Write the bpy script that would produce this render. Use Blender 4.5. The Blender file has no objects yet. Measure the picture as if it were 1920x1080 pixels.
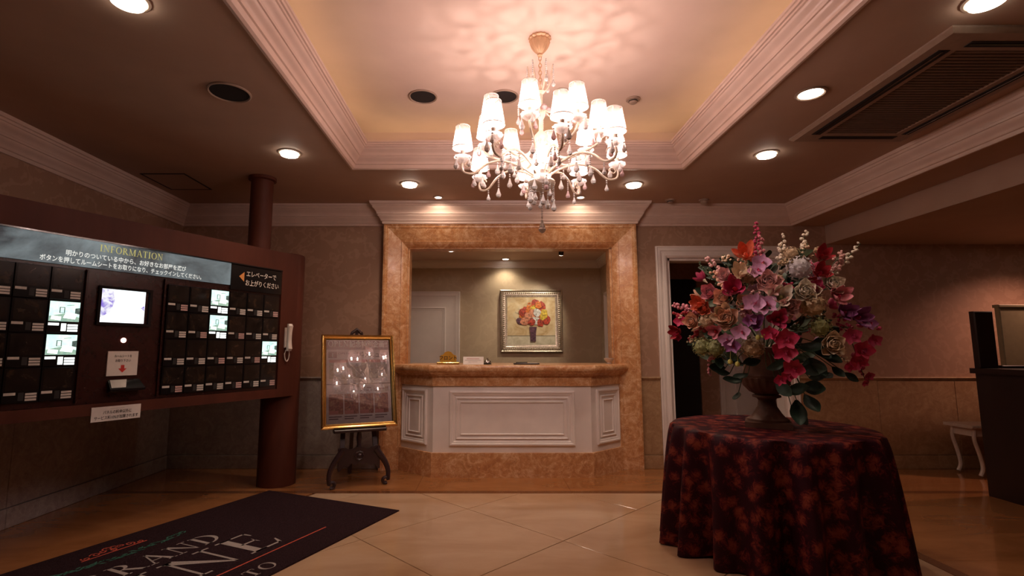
import bpy, bmesh, math, random
from mathutils import Vector, Matrix
random.seed(7)
PI = math.pi
R = math.radians
sc = bpy.context.scene
COL = sc.collection

# ------------------------------------------------------------------ camera, world, exposure
cam_data = bpy.data.cameras.new('camera')
cam_data.sensor_width = 36.0
cam_data.lens = 18.0
cam_data.shift_x = 46.0 / 1920.0
cam_data.clip_start = 0.05
cam = bpy.data.objects.new('camera', cam_data)
COL.objects.link(cam)
cam.location = (0, 0, 1.25)
cam.rotation_euler = (R(90) + math.atan(115 / 960.0), 0, 0)
sc.camera = cam

world = bpy.data.worlds.new('world')
sc.world = world
world.use_nodes = True
world.node_tree.nodes['Background'].inputs[0].default_value = (0.10, 0.06, 0.05, 1)
world.node_tree.nodes['Background'].inputs[1].default_value = 0.02
sc.view_settings.view_transform = 'Standard'
sc.view_settings.look = 'None'
sc.view_settings.gamma = 1.0
sc.view_settings.use_curve_mapping = False
sc.view_settings.exposure = 0.0
sc.cycles.sample_clamp_indirect = 4.0
sc.cycles.caustics_reflective = False
sc.cycles.caustics_refractive = False
sc.cycles.max_bounces = 6
sc.cycles.diffuse_bounces = 3
sc.cycles.glossy_bounces = 3
sc.cycles.transmission_bounces = 4
sc.cycles.transparent_max_bounces = 8

LAMP_W = 3.7         # one chandelier bulb
DOWN_W = 19.0         # one ceiling downlight
COVE_E = 5.0         # cove tubes
CEIL = 2.84
TRAYZ = 3.22
YW = 5.6             # back wall plane
XL, XR = -3.4, 3.4

# ------------------------------------------------------------------ materials
MATS = {}


def _new(name):
    m = bpy.data.materials.new(name)
    m.use_nodes = True
    nt = m.node_tree
    b = nt.nodes['Principled BSDF']
    return m, nt, b


def _coords(nt, kind, scale=(1, 1, 1)):
    mp = nt.nodes.new('ShaderNodeMapping')
    mp.inputs['Scale'].default_value = scale
    if kind == 'pos':
        g = nt.nodes.new('ShaderNodeNewGeometry')
        nt.links.new(g.outputs['Position'], mp.inputs['Vector'])
    else:
        g = nt.nodes.new('ShaderNodeTexCoord')
        nt.links.new(g.outputs['Object'], mp.inputs['Vector'])
    return mp.outputs['Vector']


def _noise(nt, vec, scale, detail=4, rough=0.55, dist=0.0):
    n = nt.nodes.new('ShaderNodeTexNoise')
    n.inputs['Scale'].default_value = scale
    n.inputs['Detail'].default_value = detail
    n.inputs['Roughness'].default_value = rough
    n.inputs['Distortion'].default_value = dist
    nt.links.new(vec, n.inputs['Vector'])
    return n.outputs['Fac']


def _ramp(nt, fac, stops, interp='LINEAR'):
    r = nt.nodes.new('ShaderNodeValToRGB')
    r.color_ramp.interpolation = interp
    el = r.color_ramp.elements
    while len(el) < len(stops):
        el.new(0.5)
    for e, (p, c) in zip(el, stops):
        e.position = p
        e.color = (c[0], c[1], c[2], 1)
    nt.links.new(fac, r.inputs['Fac'])
    return r.outputs['Color']


def _bump(nt, b, fac, strength, dist=0.01):
    bp = nt.nodes.new('ShaderNodeBump')
    bp.inputs['Strength'].default_value = strength
    bp.inputs['Distance'].default_value = dist
    nt.links.new(fac, bp.inputs['Height'])
    nt.links.new(bp.outputs['Normal'], b.inputs['Normal'])


def mat(name, col, rough=0.5, metal=0.0, var=0.08, scale=20.0, coat=0.0, bump=0.0, spec=0.5, sheen=0.0):
    """plain surface with a little noise in its colour"""
    m, nt, b = _new(name)
    v = _coords(nt, 'pos')
    f = _noise(nt, v, scale)
    lo = [max(0, c * (1 - var)) for c in col]
    hi = [min(1, c * (1 + var)) for c in col]
    nt.links.new(_ramp(nt, f, [(0.3, lo), (0.7, hi)]), b.inputs['Base Color'])
    b.inputs['Roughness'].default_value = rough
    b.inputs['Metallic'].default_value = metal
    b.inputs['Coat Weight'].default_value = coat
    b.inputs['Coat Roughness'].default_value = 0.05
    b.inputs['Specular IOR Level'].default_value = spec
    b.inputs['Sheen Weight'].default_value = sheen
    if bump:
        _bump(nt, b, f, bump)
    MATS[name] = m
    return m


def ramp_mat(name, stops, scale=6.0, detail=6, rough=0.4, dist=1.0, coat=0.0, kind='pos', vscale=(1, 1, 1), bump=0.0, metal=0.0, spec=0.5):
    m, nt, b = _new(name)
    v = _coords(nt, kind, vscale)
    f = _noise(nt, v, scale, detail, 0.6, dist)
    nt.links.new(_ramp(nt, f, stops), b.inputs['Base Color'])
    b.inputs['Roughness'].default_value = rough
    b.inputs['Metallic'].default_value = metal
    b.inputs['Coat Weight'].default_value = coat
    b.inputs['Coat Roughness'].default_value = 0.06
    if bump:
        _bump(nt, b, f, bump)
    b.inputs['Specular IOR Level'].default_value = spec
    MATS[name] = m
    return m


def marble_mat(name, dark, mid, light, scale=7.0, rough=0.25, coat=0.3):
    m, nt, b = _new(name)
    v = _coords(nt, 'pos')
    f1 = _noise(nt, v, scale, 8, 0.65, 1.6)
    f2 = _noise(nt, v, scale * 3.3, 6, 0.6, 2.2)
    vo = nt.nodes.new('ShaderNodeTexVoronoi')
    vo.feature = 'DISTANCE_TO_EDGE'
    vo.inputs['Scale'].default_value = scale * 1.3
    mixv = nt.nodes.new('ShaderNodeVectorMath')
    mixv.operation = 'ADD'
    nz = nt.nodes.new('ShaderNodeTexNoise')
    nz.inputs['Scale'].default_value = scale * 1.5
    nz.inputs['Detail'].default_value = 5
    nt.links.new(v, nz.inputs['Vector'])
    sub = nt.nodes.new('ShaderNodeVectorMath')
    sub.operation = 'SCALE'
    sub.inputs['Scale'].default_value = 0.32
    nt.links.new(nz.outputs['Color'], sub.inputs[0])
    nt.links.new(v, mixv.inputs[0])
    nt.links.new(sub.outputs['Vector'], mixv.inputs[1])
    nt.links.new(mixv.outputs['Vector'], vo.inputs['Vector'])
    base = _ramp(nt, f1, [(0.36, dark), (0.5, mid), (0.62, light)])
    vein = _ramp(nt, vo.outputs['Distance'], [(0.0, light), (0.06, mid), (0.3, mid)])
    mx = nt.nodes.new('ShaderNodeMix')
    mx.data_type = 'RGBA'
    nt.links.new(f2, mx.inputs['Factor'])
    nt.links.new(base, mx.inputs['A'])
    nt.links.new(vein, mx.inputs['B'])
    nt.links.new(mx.outputs['Result'], b.inputs['Base Color'])
    b.inputs['Roughness'].default_value = rough
    b.inputs['Coat Weight'].default_value = coat
    b.inputs['Coat Roughness'].default_value = 0.1
    MATS[name] = m
    return m


def wallpaper_mat(name, a, bcol, scale=5.0, rough=0.6):
    """damask paper: soft scrolls slightly glossier than the ground"""
    m, nt, b = _new(name)
    v = _coords(nt, 'pos')
    w = nt.nodes.new('ShaderNodeTexVoronoi')
    w.feature = 'SMOOTH_F1'
    w.inputs['Scale'].default_value = scale
    nz = nt.nodes.new('ShaderNodeTexNoise')
    nz.inputs['Scale'].default_value = scale * 2
    nt.links.new(v, nz.inputs['Vector'])
    ad = nt.nodes.new('ShaderNodeVectorMath')
    ad.operation = 'MULTIPLY_ADD'
    ad.inputs[1].default_value = (0.25, 0.25, 0.25)
    nt.links.new(nz.outputs['Color'], ad.inputs[0])
    nt.links.new(v, ad.inputs[2])
    nt.links.new(ad.outputs['Vector'], w.inputs['Vector'])
    sn = nt.nodes.new('ShaderNodeMath')
    sn.operation = 'SINE'
    ml = nt.nodes.new('ShaderNodeMath')
    ml.operation = 'MULTIPLY'
    ml.inputs[1].default_value = 22.0
    nt.links.new(w.outputs['Distance'], ml.inputs[0])
    nt.links.new(ml.outputs[0], sn.inputs[0])
    col = _ramp(nt, sn.outputs[0], [(0.35, a), (0.65, bcol)])
    nt.links.new(col, b.inputs['Base Color'])
    rr = nt.nodes.new('ShaderNodeMapRange')
    rr.inputs['To Min'].default_value = rough
    rr.inputs['To Max'].default_value = rough - 0.2
    nt.links.new(sn.outputs[0], rr.inputs['Value'])
    nt.links.new(rr.outputs['Result'], b.inputs['Roughness'])
    MATS[name] = m
    return m


def emit_mat(name, col, strength, col2=None, scale=6.0, stops=(0.35, 0.65)):
    m, nt, b = _new(name)
    b.inputs['Base Color'].default_value = (0.02, 0.02, 0.02, 1)
    b.inputs['Emission Strength'].default_value = strength
    if col2:
        v = _coords(nt, 'pos')
        f = _noise(nt, v, scale, 6, 0.6, 0.6)
        nt.links.new(_ramp(nt, f, [(stops[0], col), (stops[1], col2)]), b.inputs['Emission Color'])
    else:
        b.inputs['Emission Color'].default_value = (*col, 1)
    MATS[name] = m
    return m


def glass_mat(name, col=(1, 1, 1), rough=0.0, ior=1.52, trans=0.62):
    m, nt, b = _new(name)
    b.inputs['Base Color'].default_value = (*col, 1)
    b.inputs['Roughness'].default_value = rough
    b.inputs['IOR'].default_value = ior
    b.inputs['Transmission Weight'].default_value = trans
    MATS[name] = m
    return m


def pane_mat(name):
    """thin flat glass: see-through with a mirror gloss by fresnel"""
    m, nt, b = _new(name)
    nt.nodes.remove(b)
    out = nt.nodes['Material Output']
    t = nt.nodes.new('ShaderNodeBsdfTransparent')
    g = nt.nodes.new('ShaderNodeBsdfGlossy')
    g.inputs['Roughness'].default_value = 0.01
    fr = nt.nodes.new('ShaderNodeFresnel')
    fr.inputs['IOR'].default_value = 1.95
    mx = nt.nodes.new('ShaderNodeMixShader')
    nt.links.new(fr.outputs[0], mx.inputs[0])
    nt.links.new(t.outputs[0], mx.inputs[1])
    nt.links.new(g.outputs[0], mx.inputs[2])
    nt.links.new(mx.outputs[0], out.inputs[0])
    MATS[name] = m
    return m


def shade_mat(name, col):
    """thin pleated fabric lit from within"""
    m, nt, b = _new(name)
    nt.nodes.remove(b)
    out = nt.nodes['Material Output']
    d = nt.nodes.new('ShaderNodeBsdfDiffuse')
    t = nt.nodes.new('ShaderNodeBsdfTranslucent')
    v = _coords(nt, 'obj')
    f = _noise(nt, v, 60.0)
    c = _ramp(nt, f, [(0.3, [x * 0.93 for x in col]), (0.7, col)])
    nt.links.new(c, d.inputs['Color'])
    nt.links.new(c, t.inputs['Color'])
    mx = nt.nodes.new('ShaderNodeMixShader')
    mx.inputs[0].default_value = 0.6
    nt.links.new(d.outputs[0], mx.inputs[1])
    nt.links.new(t.outputs[0], mx.inputs[2])
    sheer = nt.nodes.new('ShaderNodeBsdfTransparent')      # open weave
    sheer.inputs['Color'].default_value = (1.0, 0.93, 0.91, 1)
    m2 = nt.nodes.new('ShaderNodeMixShader')
    m2.inputs[0].default_value = 0.66
    nt.links.new(mx.outputs[0], m2.inputs[1])
    nt.links.new(sheer.outputs[0], m2.inputs[2])
    nt.links.new(m2.outputs[0], out.inputs[0])
    MATS[name] = m
    return m


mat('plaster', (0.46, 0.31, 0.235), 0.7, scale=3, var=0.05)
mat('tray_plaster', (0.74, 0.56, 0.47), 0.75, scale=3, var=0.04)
mat('moulding', (0.76, 0.58, 0.50), 0.3, scale=8, var=0.04)
mat('white_paint', (0.88, 0.80, 0.76), 0.3, scale=8, var=0.03, coat=0.3)
wallpaper_mat('wallpaper', (0.38, 0.225, 0.15), (0.44, 0.27, 0.185))
wallpaper_mat('office_paper', (0.55, 0.425, 0.29), (0.585, 0.46, 0.315), 4.0)
marble_mat('rose_marble', (0.36, 0.125, 0.037), (0.60, 0.29, 0.12), (0.85, 0.60, 0.38), 8.0, 0.32, 0.15)
marble_mat('wall_marble', (0.27, 0.145, 0.072), (0.38, 0.225, 0.118), (0.49, 0.33, 0.19), 9.0, 0.5, 0.0)
marble_mat('grey_marble', (0.24, 0.19, 0.175), (0.36, 0.30, 0.28), (0.48, 0.42, 0.40), 9.0, 0.35, 0.15)
ramp_mat('cream_tile', [(0.3, (0.52, 0.315, 0.180)), (0.55, (0.62, 0.41, 0.255)), (0.75, (0.68, 0.48, 0.315))], 1.8, 6, 0.12, 0.6, 0.35, vscale=(0.6, 1.6, 1))
ramp_mat('brown_stone', [(0.3, (0.30, 0.115, 0.038)), (0.7, (0.44, 0.19, 0.068))], 2.2, 6, 0.14, 0.8, 0.35, vscale=(0.6, 1.6, 1))
ramp_mat('dark_strip', [(0.3, (0.15, 0.055, 0.02)), (0.7, (0.21, 0.08, 0.03))], 3.0, 5, 0.2, 0.5, 0.2)
mat('joint', (0.045, 0.02, 0.012), 0.9)
ramp_mat('kiosk_wood', [(0.3, (0.070, 0.018, 0.010)), (0.7, (0.10, 0.027, 0.015))], 5.0, 6, 0.55, 0.4, 0.0, vscale=(1, 1, 0.15), spec=0.2)
ramp_mat('dark_wood', [(0.3, (0.014, 0.006, 0.005)), (0.7, (0.024, 0.010, 0.008))], 4.0, 6, 0.4, 0.3, 0.1, vscale=(1, 1, 0.2))
mat('maroon_panel', (0.035, 0.010, 0.008), 0.25, coat=0.2)
mat('black_gloss', (0.008, 0.008, 0.009), 0.16, coat=0.3)
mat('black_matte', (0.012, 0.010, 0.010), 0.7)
mat('steel', (0.42, 0.38, 0.36), 0.3, 1.0)
mat('gold', (0.88, 0.58, 0.21), 0.2, 1.0, var=0.12, scale=30)
mat('old_gold', (0.40, 0.24, 0.08), 0.35, 1.0)
mat('silver_leaf', (0.74, 0.67, 0.56), 0.36, 1.0, var=0.3, scale=60)
mat('plaque_gold', (0.72, 0.40, 0.06), 0.35, 0.35)
mat('easel_wood', (0.035, 0.016, 0.018), 0.35, coat=0.25)
mat('paper', (0.80, 0.74, 0.70), 0.6, scale=40, var=0.03)
mat('ink', (0.02, 0.015, 0.015), 0.6)
mat('ink_red', (0.6, 0.03, 0.02), 0.6)
mat('plate_white', (0.62, 0.58, 0.54), 0.5)
mat('plate_red', (0.55, 0.16, 0.14), 0.5)
mat('plate_pink', (0.58, 0.38, 0.36), 0.5)
ramp_mat('dim_photo', [(0.35, (0.006, 0.005, 0.005)), (0.55, (0.022, 0.015, 0.012)), (0.75, (0.06, 0.035, 0.02))], 14.0, 5, 0.18, 0.8, 0.4)
emit_mat('banner_print', (0.020, 0.026, 0.032), 0.75, (0.42, 0.52, 0.54), 2.2, (0.36, 0.80))
emit_mat('banner_gold', (0.62, 0.55, 0.16), 0.8)
emit_mat('banner_white', (0.95, 0.95, 0.88), 0.85)
mat('sign_white', (0.80, 0.74, 0.66), 0.5)
mat('sign_orange', (0.72, 0.30, 0.08), 0.5)
emit_mat('screen_glow', (0.80, 0.92, 1.0), 1.9, (0.96, 0.97, 1.0), 9.0)
emit_mat('screen_violet', (0.26, 0.18, 0.70), 1.0, (0.95, 0.95, 1.0), 22.0, (0.38, 0.56))
emit_mat('screen_card', (1.0, 1.0, 1.0), 2.2)
emit_mat('lit_pale', (0.55, 0.90, 0.80), 1.25, (0.85, 1.0, 0.92), 18.0)
emit_mat('lit_mid', (0.24, 0.44, 0.36), 0.9, (0.50, 0.68, 0.50), 30.0)
emit_mat('lit_dark', (0.03, 0.06, 0.055), 0.8, (0.18, 0.26, 0.22), 40.0)
emit_mat('lit_white', (0.95, 1.0, 0.96), 1.8)
emit_mat('button_glow', (1.0, 0.55, 0.45), 4.0)
mat('phone_plastic', (0.76, 0.66, 0.60), 0.35, coat=0.2)
emit_mat('bulb_glow', (1.0, 0.80, 0.68), 14.0)
emit_mat('downlight_glow', (1.0, 0.86, 0.70), 16.0)
emit_mat('cove_glow', (1.0, 0.80, 0.42), COVE_E)
mat('speaker_cloth', (0.012, 0.008, 0.008), 0.9)
mat('ring_white', (0.36, 0.26, 0.20), 0.45)
mat('ac_white', (0.31, 0.21, 0.155), 0.5)
mat('ac_grille', (0.20, 0.135, 0.098), 0.7)
mat('chandelier_cream', (0.80, 0.66, 0.52), 0.35, var=0.1)
mat('canopy_gilt', (0.70, 0.44, 0.26), 0.4, 0.3)
mat('candle', (0.85, 0.78, 0.68), 0.4)
glass_mat('crystal', (1.0, 0.95, 0.93), 0.03, trans=0.35)
glass_mat('pink_crystal', (1.0, 0.70, 0.72), 0.03, trans=0.45)
shade_mat('shade_fabric', (0.78, 0.60, 0.56))
pane_mat('pane')


def cup_glass(name):
    m, nt, b = _new(name)
    nt.nodes.remove(b)
    out = nt.nodes['Material Output']
    tp_ = nt.nodes.new('ShaderNodeBsdfTransparent')
    tl_ = nt.nodes.new('ShaderNodeBsdfTranslucent')
    tl_.inputs['Color'].default_value = (0.95, 0.90, 0.88, 1)
    gl_ = nt.nodes.new('ShaderNodeBsdfGlossy')
    gl_.inputs['Roughness'].default_value = 0.08
    m1 = nt.nodes.new('ShaderNodeMixShader')
    m1.inputs[0].default_value = 0.35
    nt.links.new(tp_.outputs[0], m1.inputs[1])
    nt.links.new(tl_.outputs[0], m1.inputs[2])
    m2 = nt.nodes.new('ShaderNodeMixShader')
    m2.inputs[0].default_value = 0.22
    nt.links.new(m1.outputs[0], m2.inputs[1])
    nt.links.new(gl_.outputs[0], m2.inputs[2])
    nt.links.new(m2.outputs[0], out.inputs[0])
    MATS[name] = m


cup_glass('cup_glass')
mat('mat_pile', (0.030, 0.015, 0.018), 1.0, scale=180, var=0.5, bump=0.5, spec=0.05)
mat('mat_letter', (0.40, 0.34, 0.31), 0.95, scale=180, var=0.2, bump=0.4)
mat('mat_red', (0.62, 0.10, 0.055), 0.95, scale=180, var=0.25, bump=0.4)
mat('mat_green', (0.035, 0.16, 0.11), 0.95, scale=160, var=0.4, bump=0.4)
mat('urn_stone', (0.15, 0.072, 0.046), 0.6, scale=14, var=0.3, bump=0.2)
mat('table_wood', (0.12, 0.05, 0.03), 0.5)
mat('white_furniture', (0.66, 0.57, 0.50), 0.4, coat=0.2)


def damask_cloth(name):
    m, nt, b = _new(name)
    v = _coords(nt, 'obj')
    vo = nt.nodes.new('ShaderNodeTexVoronoi')
    vo.inputs['Scale'].default_value = 13.0
    nt.links.new(v, vo.inputs['Vector'])
    f = _noise(nt, v, 24.0, 8, 0.72, 2.0)
    s = nt.nodes.new('ShaderNodeMath')
    s.operation = 'MULTIPLY_ADD'
    s.inputs[1].default_value = -0.55
    nt.links.new(vo.outputs['Distance'], s.inputs[0])
    nt.links.new(f, s.inputs[2])
    c = _ramp(nt, s.outputs[0], [(0.17, (0.030, 0.004, 0.009)), (0.25, (0.085, 0.009, 0.014)), (0.31, (0.14, 0.019, 0.015)), (0.42, (0.23, 0.048, 0.027))])
    nt.links.new(c, b.inputs['Base Color'])
    b.inputs['Roughness'].default_value = 0.55
    b.inputs['Sheen Weight'].default_value = 0.0
    b.inputs['Specular IOR Level'].default_value = 0.15
    _bump(nt, b, s.outputs[0], 0.25, 0.004)
    MATS[name] = m


damask_cloth('damask')
for k_ in ('banner_gold', 'banner_white', 'screen_violet', 'screen_card', 'lit_pale', 'lit_mid', 'lit_dark', 'lit_white', 'button_glow', 'bulb_glow', 'downlight_glow'):
    MATS[k_].cycles.emission_sampling = 'NONE'       # small lamps and prints: seen, but lit by their own lamps

# ------------------------------------------------------------------ mesh helpers


class MB:
    def __init__(self):
        self.v, self.f, self.mi = [], [], []

    def add(self, verts, faces, mi=0):
        o = len(self.v)
        self.v += [tuple(p) for p in verts]
        for f in faces:
            self.f.append(tuple(i + o for i in f))
            self.mi.append(mi)
        return self

    def box(self, x0, x1, y0, y1, z0, z1, mi=0):
        vs = [(x0, y0, z0), (x1, y0, z0), (x1, y1, z0), (x0, y1, z0), (x0, y0, z1), (x1, y0, z1), (x1, y1, z1), (x0, y1, z1)]
        return self.add(vs, [(0, 3, 2, 1), (4, 5, 6, 7), (0, 1, 5, 4), (1, 2, 6, 5), (2, 3, 7, 6), (3, 0, 4, 7)], mi)

    def cbox(self, x0, x1, y0, y1, z0, z1, c=0.004, mi=0):
        """box with chamfered vertical and horizontal edges on its -y face and top (a pillow slab)"""
        c = min(c, (x1 - x0) / 3, (y1 - y0) / 2.2, (z1 - z0) / 3)
        rings = []
        for (i, y) in ((0, y1), (0, y0 + c), (c, y0)):
            rings.append([(x0 + i, y, z0 + i), (x1 - i, y, z0 + i), (x1 - i, y, z1 - i), (x0 + i, y, z1 - i)])
        vs = [p for r_ in rings for p in r_]
        fs = [(0, 1, 2, 3), (11, 10, 9, 8)]
        for k in range(2):
            for j in range(4):
                a, b_ = k * 4 + j, k * 4 + (j + 1) % 4
                fs.append((a, a + 4, b_ + 4, b_))
        return self.add(vs, fs, mi)

    def prism(self, poly, z0, z1, mi=0, inset=0.0):
        """vertical prism over an XY polygon, top edge optionally chamfered"""
        n = len(poly)
        vs = [(x, y, z0) for x, y in poly]
        if inset > 0:
            cx = sum(p[0] for p in poly) / n
            cy = sum(p[1] for p in poly) / n
            vs += [(x, y, z1 - inset) for x, y in poly]
            top = []
            for x, y in poly:
                d = math.hypot(x - cx, y - cy) or 1
                top.append((x - (x - cx) / d * inset * 1.4, y - (y - cy) / d * inset * 1.4, z1))
            vs += top
            L = 3
        else:
            vs += [(x, y, z1) for x, y in poly]
            L = 2
        fs = [tuple(range(n))[::-1], tuple(range((L - 1) * n, L * n))]
        for k in range(L - 1):
            for j in range(n):
                a, b_ = k * n + j, k * n + (j + 1) % n
                fs.append((a, b_, b_ + n, a + n))
        return self.add(vs, fs, mi)

    def lathe(self, prof, n=24, c=(0, 0, 0), mi=0, flute=0, famp=0.0, fz=None, caps=True):
        vs, fs = [], []
        for (r_, z) in prof:
            for k in range(n):
                a = 2 * PI * k / n
                rr = r_
                if flute and (fz is None or fz[0] <= z <= fz[1]):
                    rr = r_ * (1 + famp * math.cos(flute * a))
                vs.append((c[0] + rr * math.cos(a), c[1] + rr * math.sin(a), c[2] + z))
        for i in range(len(prof) - 1):
            for k in range(n):
                a, b_ = i * n + k, i * n + (k + 1) % n
                fs.append((a, b_, b_ + n, a + n))
        if caps and prof[0][0] > 1e-4:
            fs.append(tuple(range(n))[::-1])
        if caps and prof[-1][0] > 1e-4:
            fs.append(tuple(range((len(prof) - 1) * n, len(prof) * n)))
        return self.add(vs, fs, mi)

    def tube(self, pts, r_, n=8, mi=0, caps=True):
        pts = [Vector(p) for p in pts]
        rad = r_ if isinstance(r_, (list, tuple)) else [r_] * len(pts)
        vs, fs = [], []
        t0 = (pts[1] - pts[0]).normalized()
        up = Vector((0, 0, 1)) if abs(t0.z) < 0.9 else Vector((1, 0, 0))
        nrm = t0.cross(up).normalized()
        for i, p in enumerate(pts):
            a = pts[max(0, i - 1)]
            b_ = pts[min(len(pts) - 1, i + 1)]
            t = (b_ - a).normalized()
            nrm = (nrm - t * nrm.dot(t))
            nrm = nrm.normalized() if nrm.length > 1e-6 else t.orthogonal().normalized()
            bi = t.cross(nrm)
            for k in range(n):
                an = 2 * PI * k / n
                q = p + (nrm * math.cos(an) + bi * math.sin(an)) * rad[i]
                vs.append(tuple(q))
        for i in range(len(pts) - 1):
            for k in range(n):
                a, b_ = i * n + k, i * n + (k + 1) % n
                fs.append((a, b_, b_ + n, a + n))
        if caps:
            fs.append(tuple(range(n))[::-1])
            fs.append(tuple(range((len(pts) - 1) * n, len(pts) * n)))
        return self.add(vs, fs, mi)

    def sweep(self, path, prof, closed=False, frame=None, close_prof=True, mi=0):
        """sweep profile (offset to the left of the path, height) along a flat path with mitred corners.
        frame maps (a, b, h) to space; default is (x, y, z)"""
        n = len(path)
        m = len(prof)
        vs, fs = [], []
        for i in range(n):
            p = Vector(path[i])
            dirs = []
            if closed or i > 0:
                dirs.append((p - Vector(path[i - 1])).normalized())
            if closed or i < n - 1:
                dirs.append((Vector(path[(i + 1) % n]) - p).normalized())
            nn = [Vector((-d.y, d.x)) for d in dirs]
            if len(nn) == 2:
                s = nn[0] + nn[1]
                mv = s * (2.0 / max(1e-6, s.dot(s)))
            else:
                mv = nn[0]
            for (o, h) in prof:
                q = p + mv * o
                vs.append((q.x, q.y, h) if frame is None else tuple(frame(q.x, q.y, h)))
        segs = n if closed else n - 1
        mm = m if close_prof else m - 1
        for i in range(segs):
            for j in range(mm):
                a = i * m + j
                b_ = i * m + (j + 1) % m
                c_ = ((i + 1) % n) * m + (j + 1) % m
                d_ = ((i + 1) % n) * m + j
                fs.append((a, b_, c_, d_))
        if not closed and close_prof:
            fs.append(tuple(range(m))[::-1])
            fs.append(tuple(range((n - 1) * m, n * m)))
        return self.add(vs, fs, mi)

    def xform(self, M):
        self.v = [tuple(M @ Vector(p)) for p in self.v]
        return self

    def merge(self, other, M=None):
        vs = other.v if M is None else [tuple(M @ Vector(p)) for p in other.v]
        o = len(self.v)
        self.v += vs
        self.f += [tuple(i + o for i in f) for f in other.f]
        self.mi += other.mi
        return self

    def mesh(self, name, smooth=35):
        me = bpy.data.meshes.new(name)
        me.from_pydata(self.v, [], self.f)
        me.polygons.foreach_set('material_index', self.mi)
        bm = bmesh.new()
        bm.from_mesh(me)
        bmesh.ops.recalc_face_normals(bm, faces=bm.faces)
        bm.to_mesh(me)
        bm.free()
        if smooth:
            me.polygons.foreach_set('use_smooth', [True] * len(me.polygons))
            me.set_sharp_from_angle(angle=R(smooth))
        me.update()
        return me


def obj(name, geo, mats, parent=None, smooth=35, loc=None, rot=None):
    me = geo.mesh(name, smooth) if isinstance(geo, MB) else geo
    if isinstance(geo, MB) or not me.materials:
        for mm in (mats if isinstance(mats, (list, tuple)) else [mats]):
            me.materials.append(MATS[mm])
    o = bpy.data.objects.new(name, me)
    COL.objects.link(o)
    if parent is not None:
        o.parent = parent
    if loc is not None:
        o.location = loc
    if rot is not None:
        o.rotation_euler = rot
    return o


def tag(o, label, cat, group=None):
    o['label'] = label
    o['category'] = cat
    if group:
        o['group'] = group
    return o


def thing(name, label, cat, loc=(0, 0, 0), rotz=0.0, group=None):
    o = bpy.data.objects.new(name, None)
    o.empty_display_size = 0.1
    COL.objects.link(o)
    o.location = loc
    o.rotation_euler = (0, 0, rotz)
    return tag(o, label, cat, group)


def struct(name, geo, mats, smooth=35):
    o = obj(name, geo, mats, None, smooth)
    o['kind'] = 'structure'
    return o


def lamp(name, kind, loc, power, col, size=0.03, parent=None, spot=None, blend=0.6, aim=None):
    d = bpy.data.lights.new(name, kind)
    d.energy = power
    d.color = col
    d.shadow_soft_size = size
    if kind == 'SPOT':
        d.spot_size = R(spot)
        d.spot_blend = blend
    o = bpy.data.objects.new(name, d)
    COL.objects.link(o)
    o.location = loc
    if aim is not None:
        o.rotation_euler = (Vector(aim) - Vector(loc)).to_track_quat('-Z', 'Y').to_euler()
    if parent is not None:
        o.parent = parent
    return o


def text_mb(s, size, bold=0.0, align='LEFT', xscale=1.0):
    """flat print of a string as a mesh in the XY plane"""
    cu = bpy.data.curves.new('lettering', 'FONT')
    cu.body = s
    cu.size = size
    cu.align_x = align
    cu.offset = bold
    cu.resolution_u = 3
    cu.space_line = 0.9
    o = bpy.data.objects.new('lettering', cu)
    COL.objects.link(o)
    dg = bpy.context.evaluated_depsgraph_get()
    me = bpy.data.meshes.new_from_object(o.evaluated_get(dg))
    mb = MB()
    mb.add([(v.co.x * xscale, v.co.y, 0) for v in me.vertices], [tuple(p.vertices) for p in me.polygons])
    bpy.data.objects.remove(o)
    bpy.data.curves.remove(cu)
    bpy.data.meshes.remove(me)
    return mb


def ring_poly(cx, cy, rx, ry, ix, iy, a0=0, a1=360, n=28, shift=0.0):
    vs, fs = [], []
    for k in range(n + 1):
        a = R(a0 + (a1 - a0) * k / n)
        vs.append((cx + rx * math.cos(a), cy + ry * math.sin(a), 0))
        vs.append((cx + shift + ix * math.cos(a), cy + iy * math.sin(a), 0))
    for k in range(n):
        fs.append((2 * k, 2 * k + 2, 2 * k + 3, 2 * k + 1))
    return vs, fs


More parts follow.
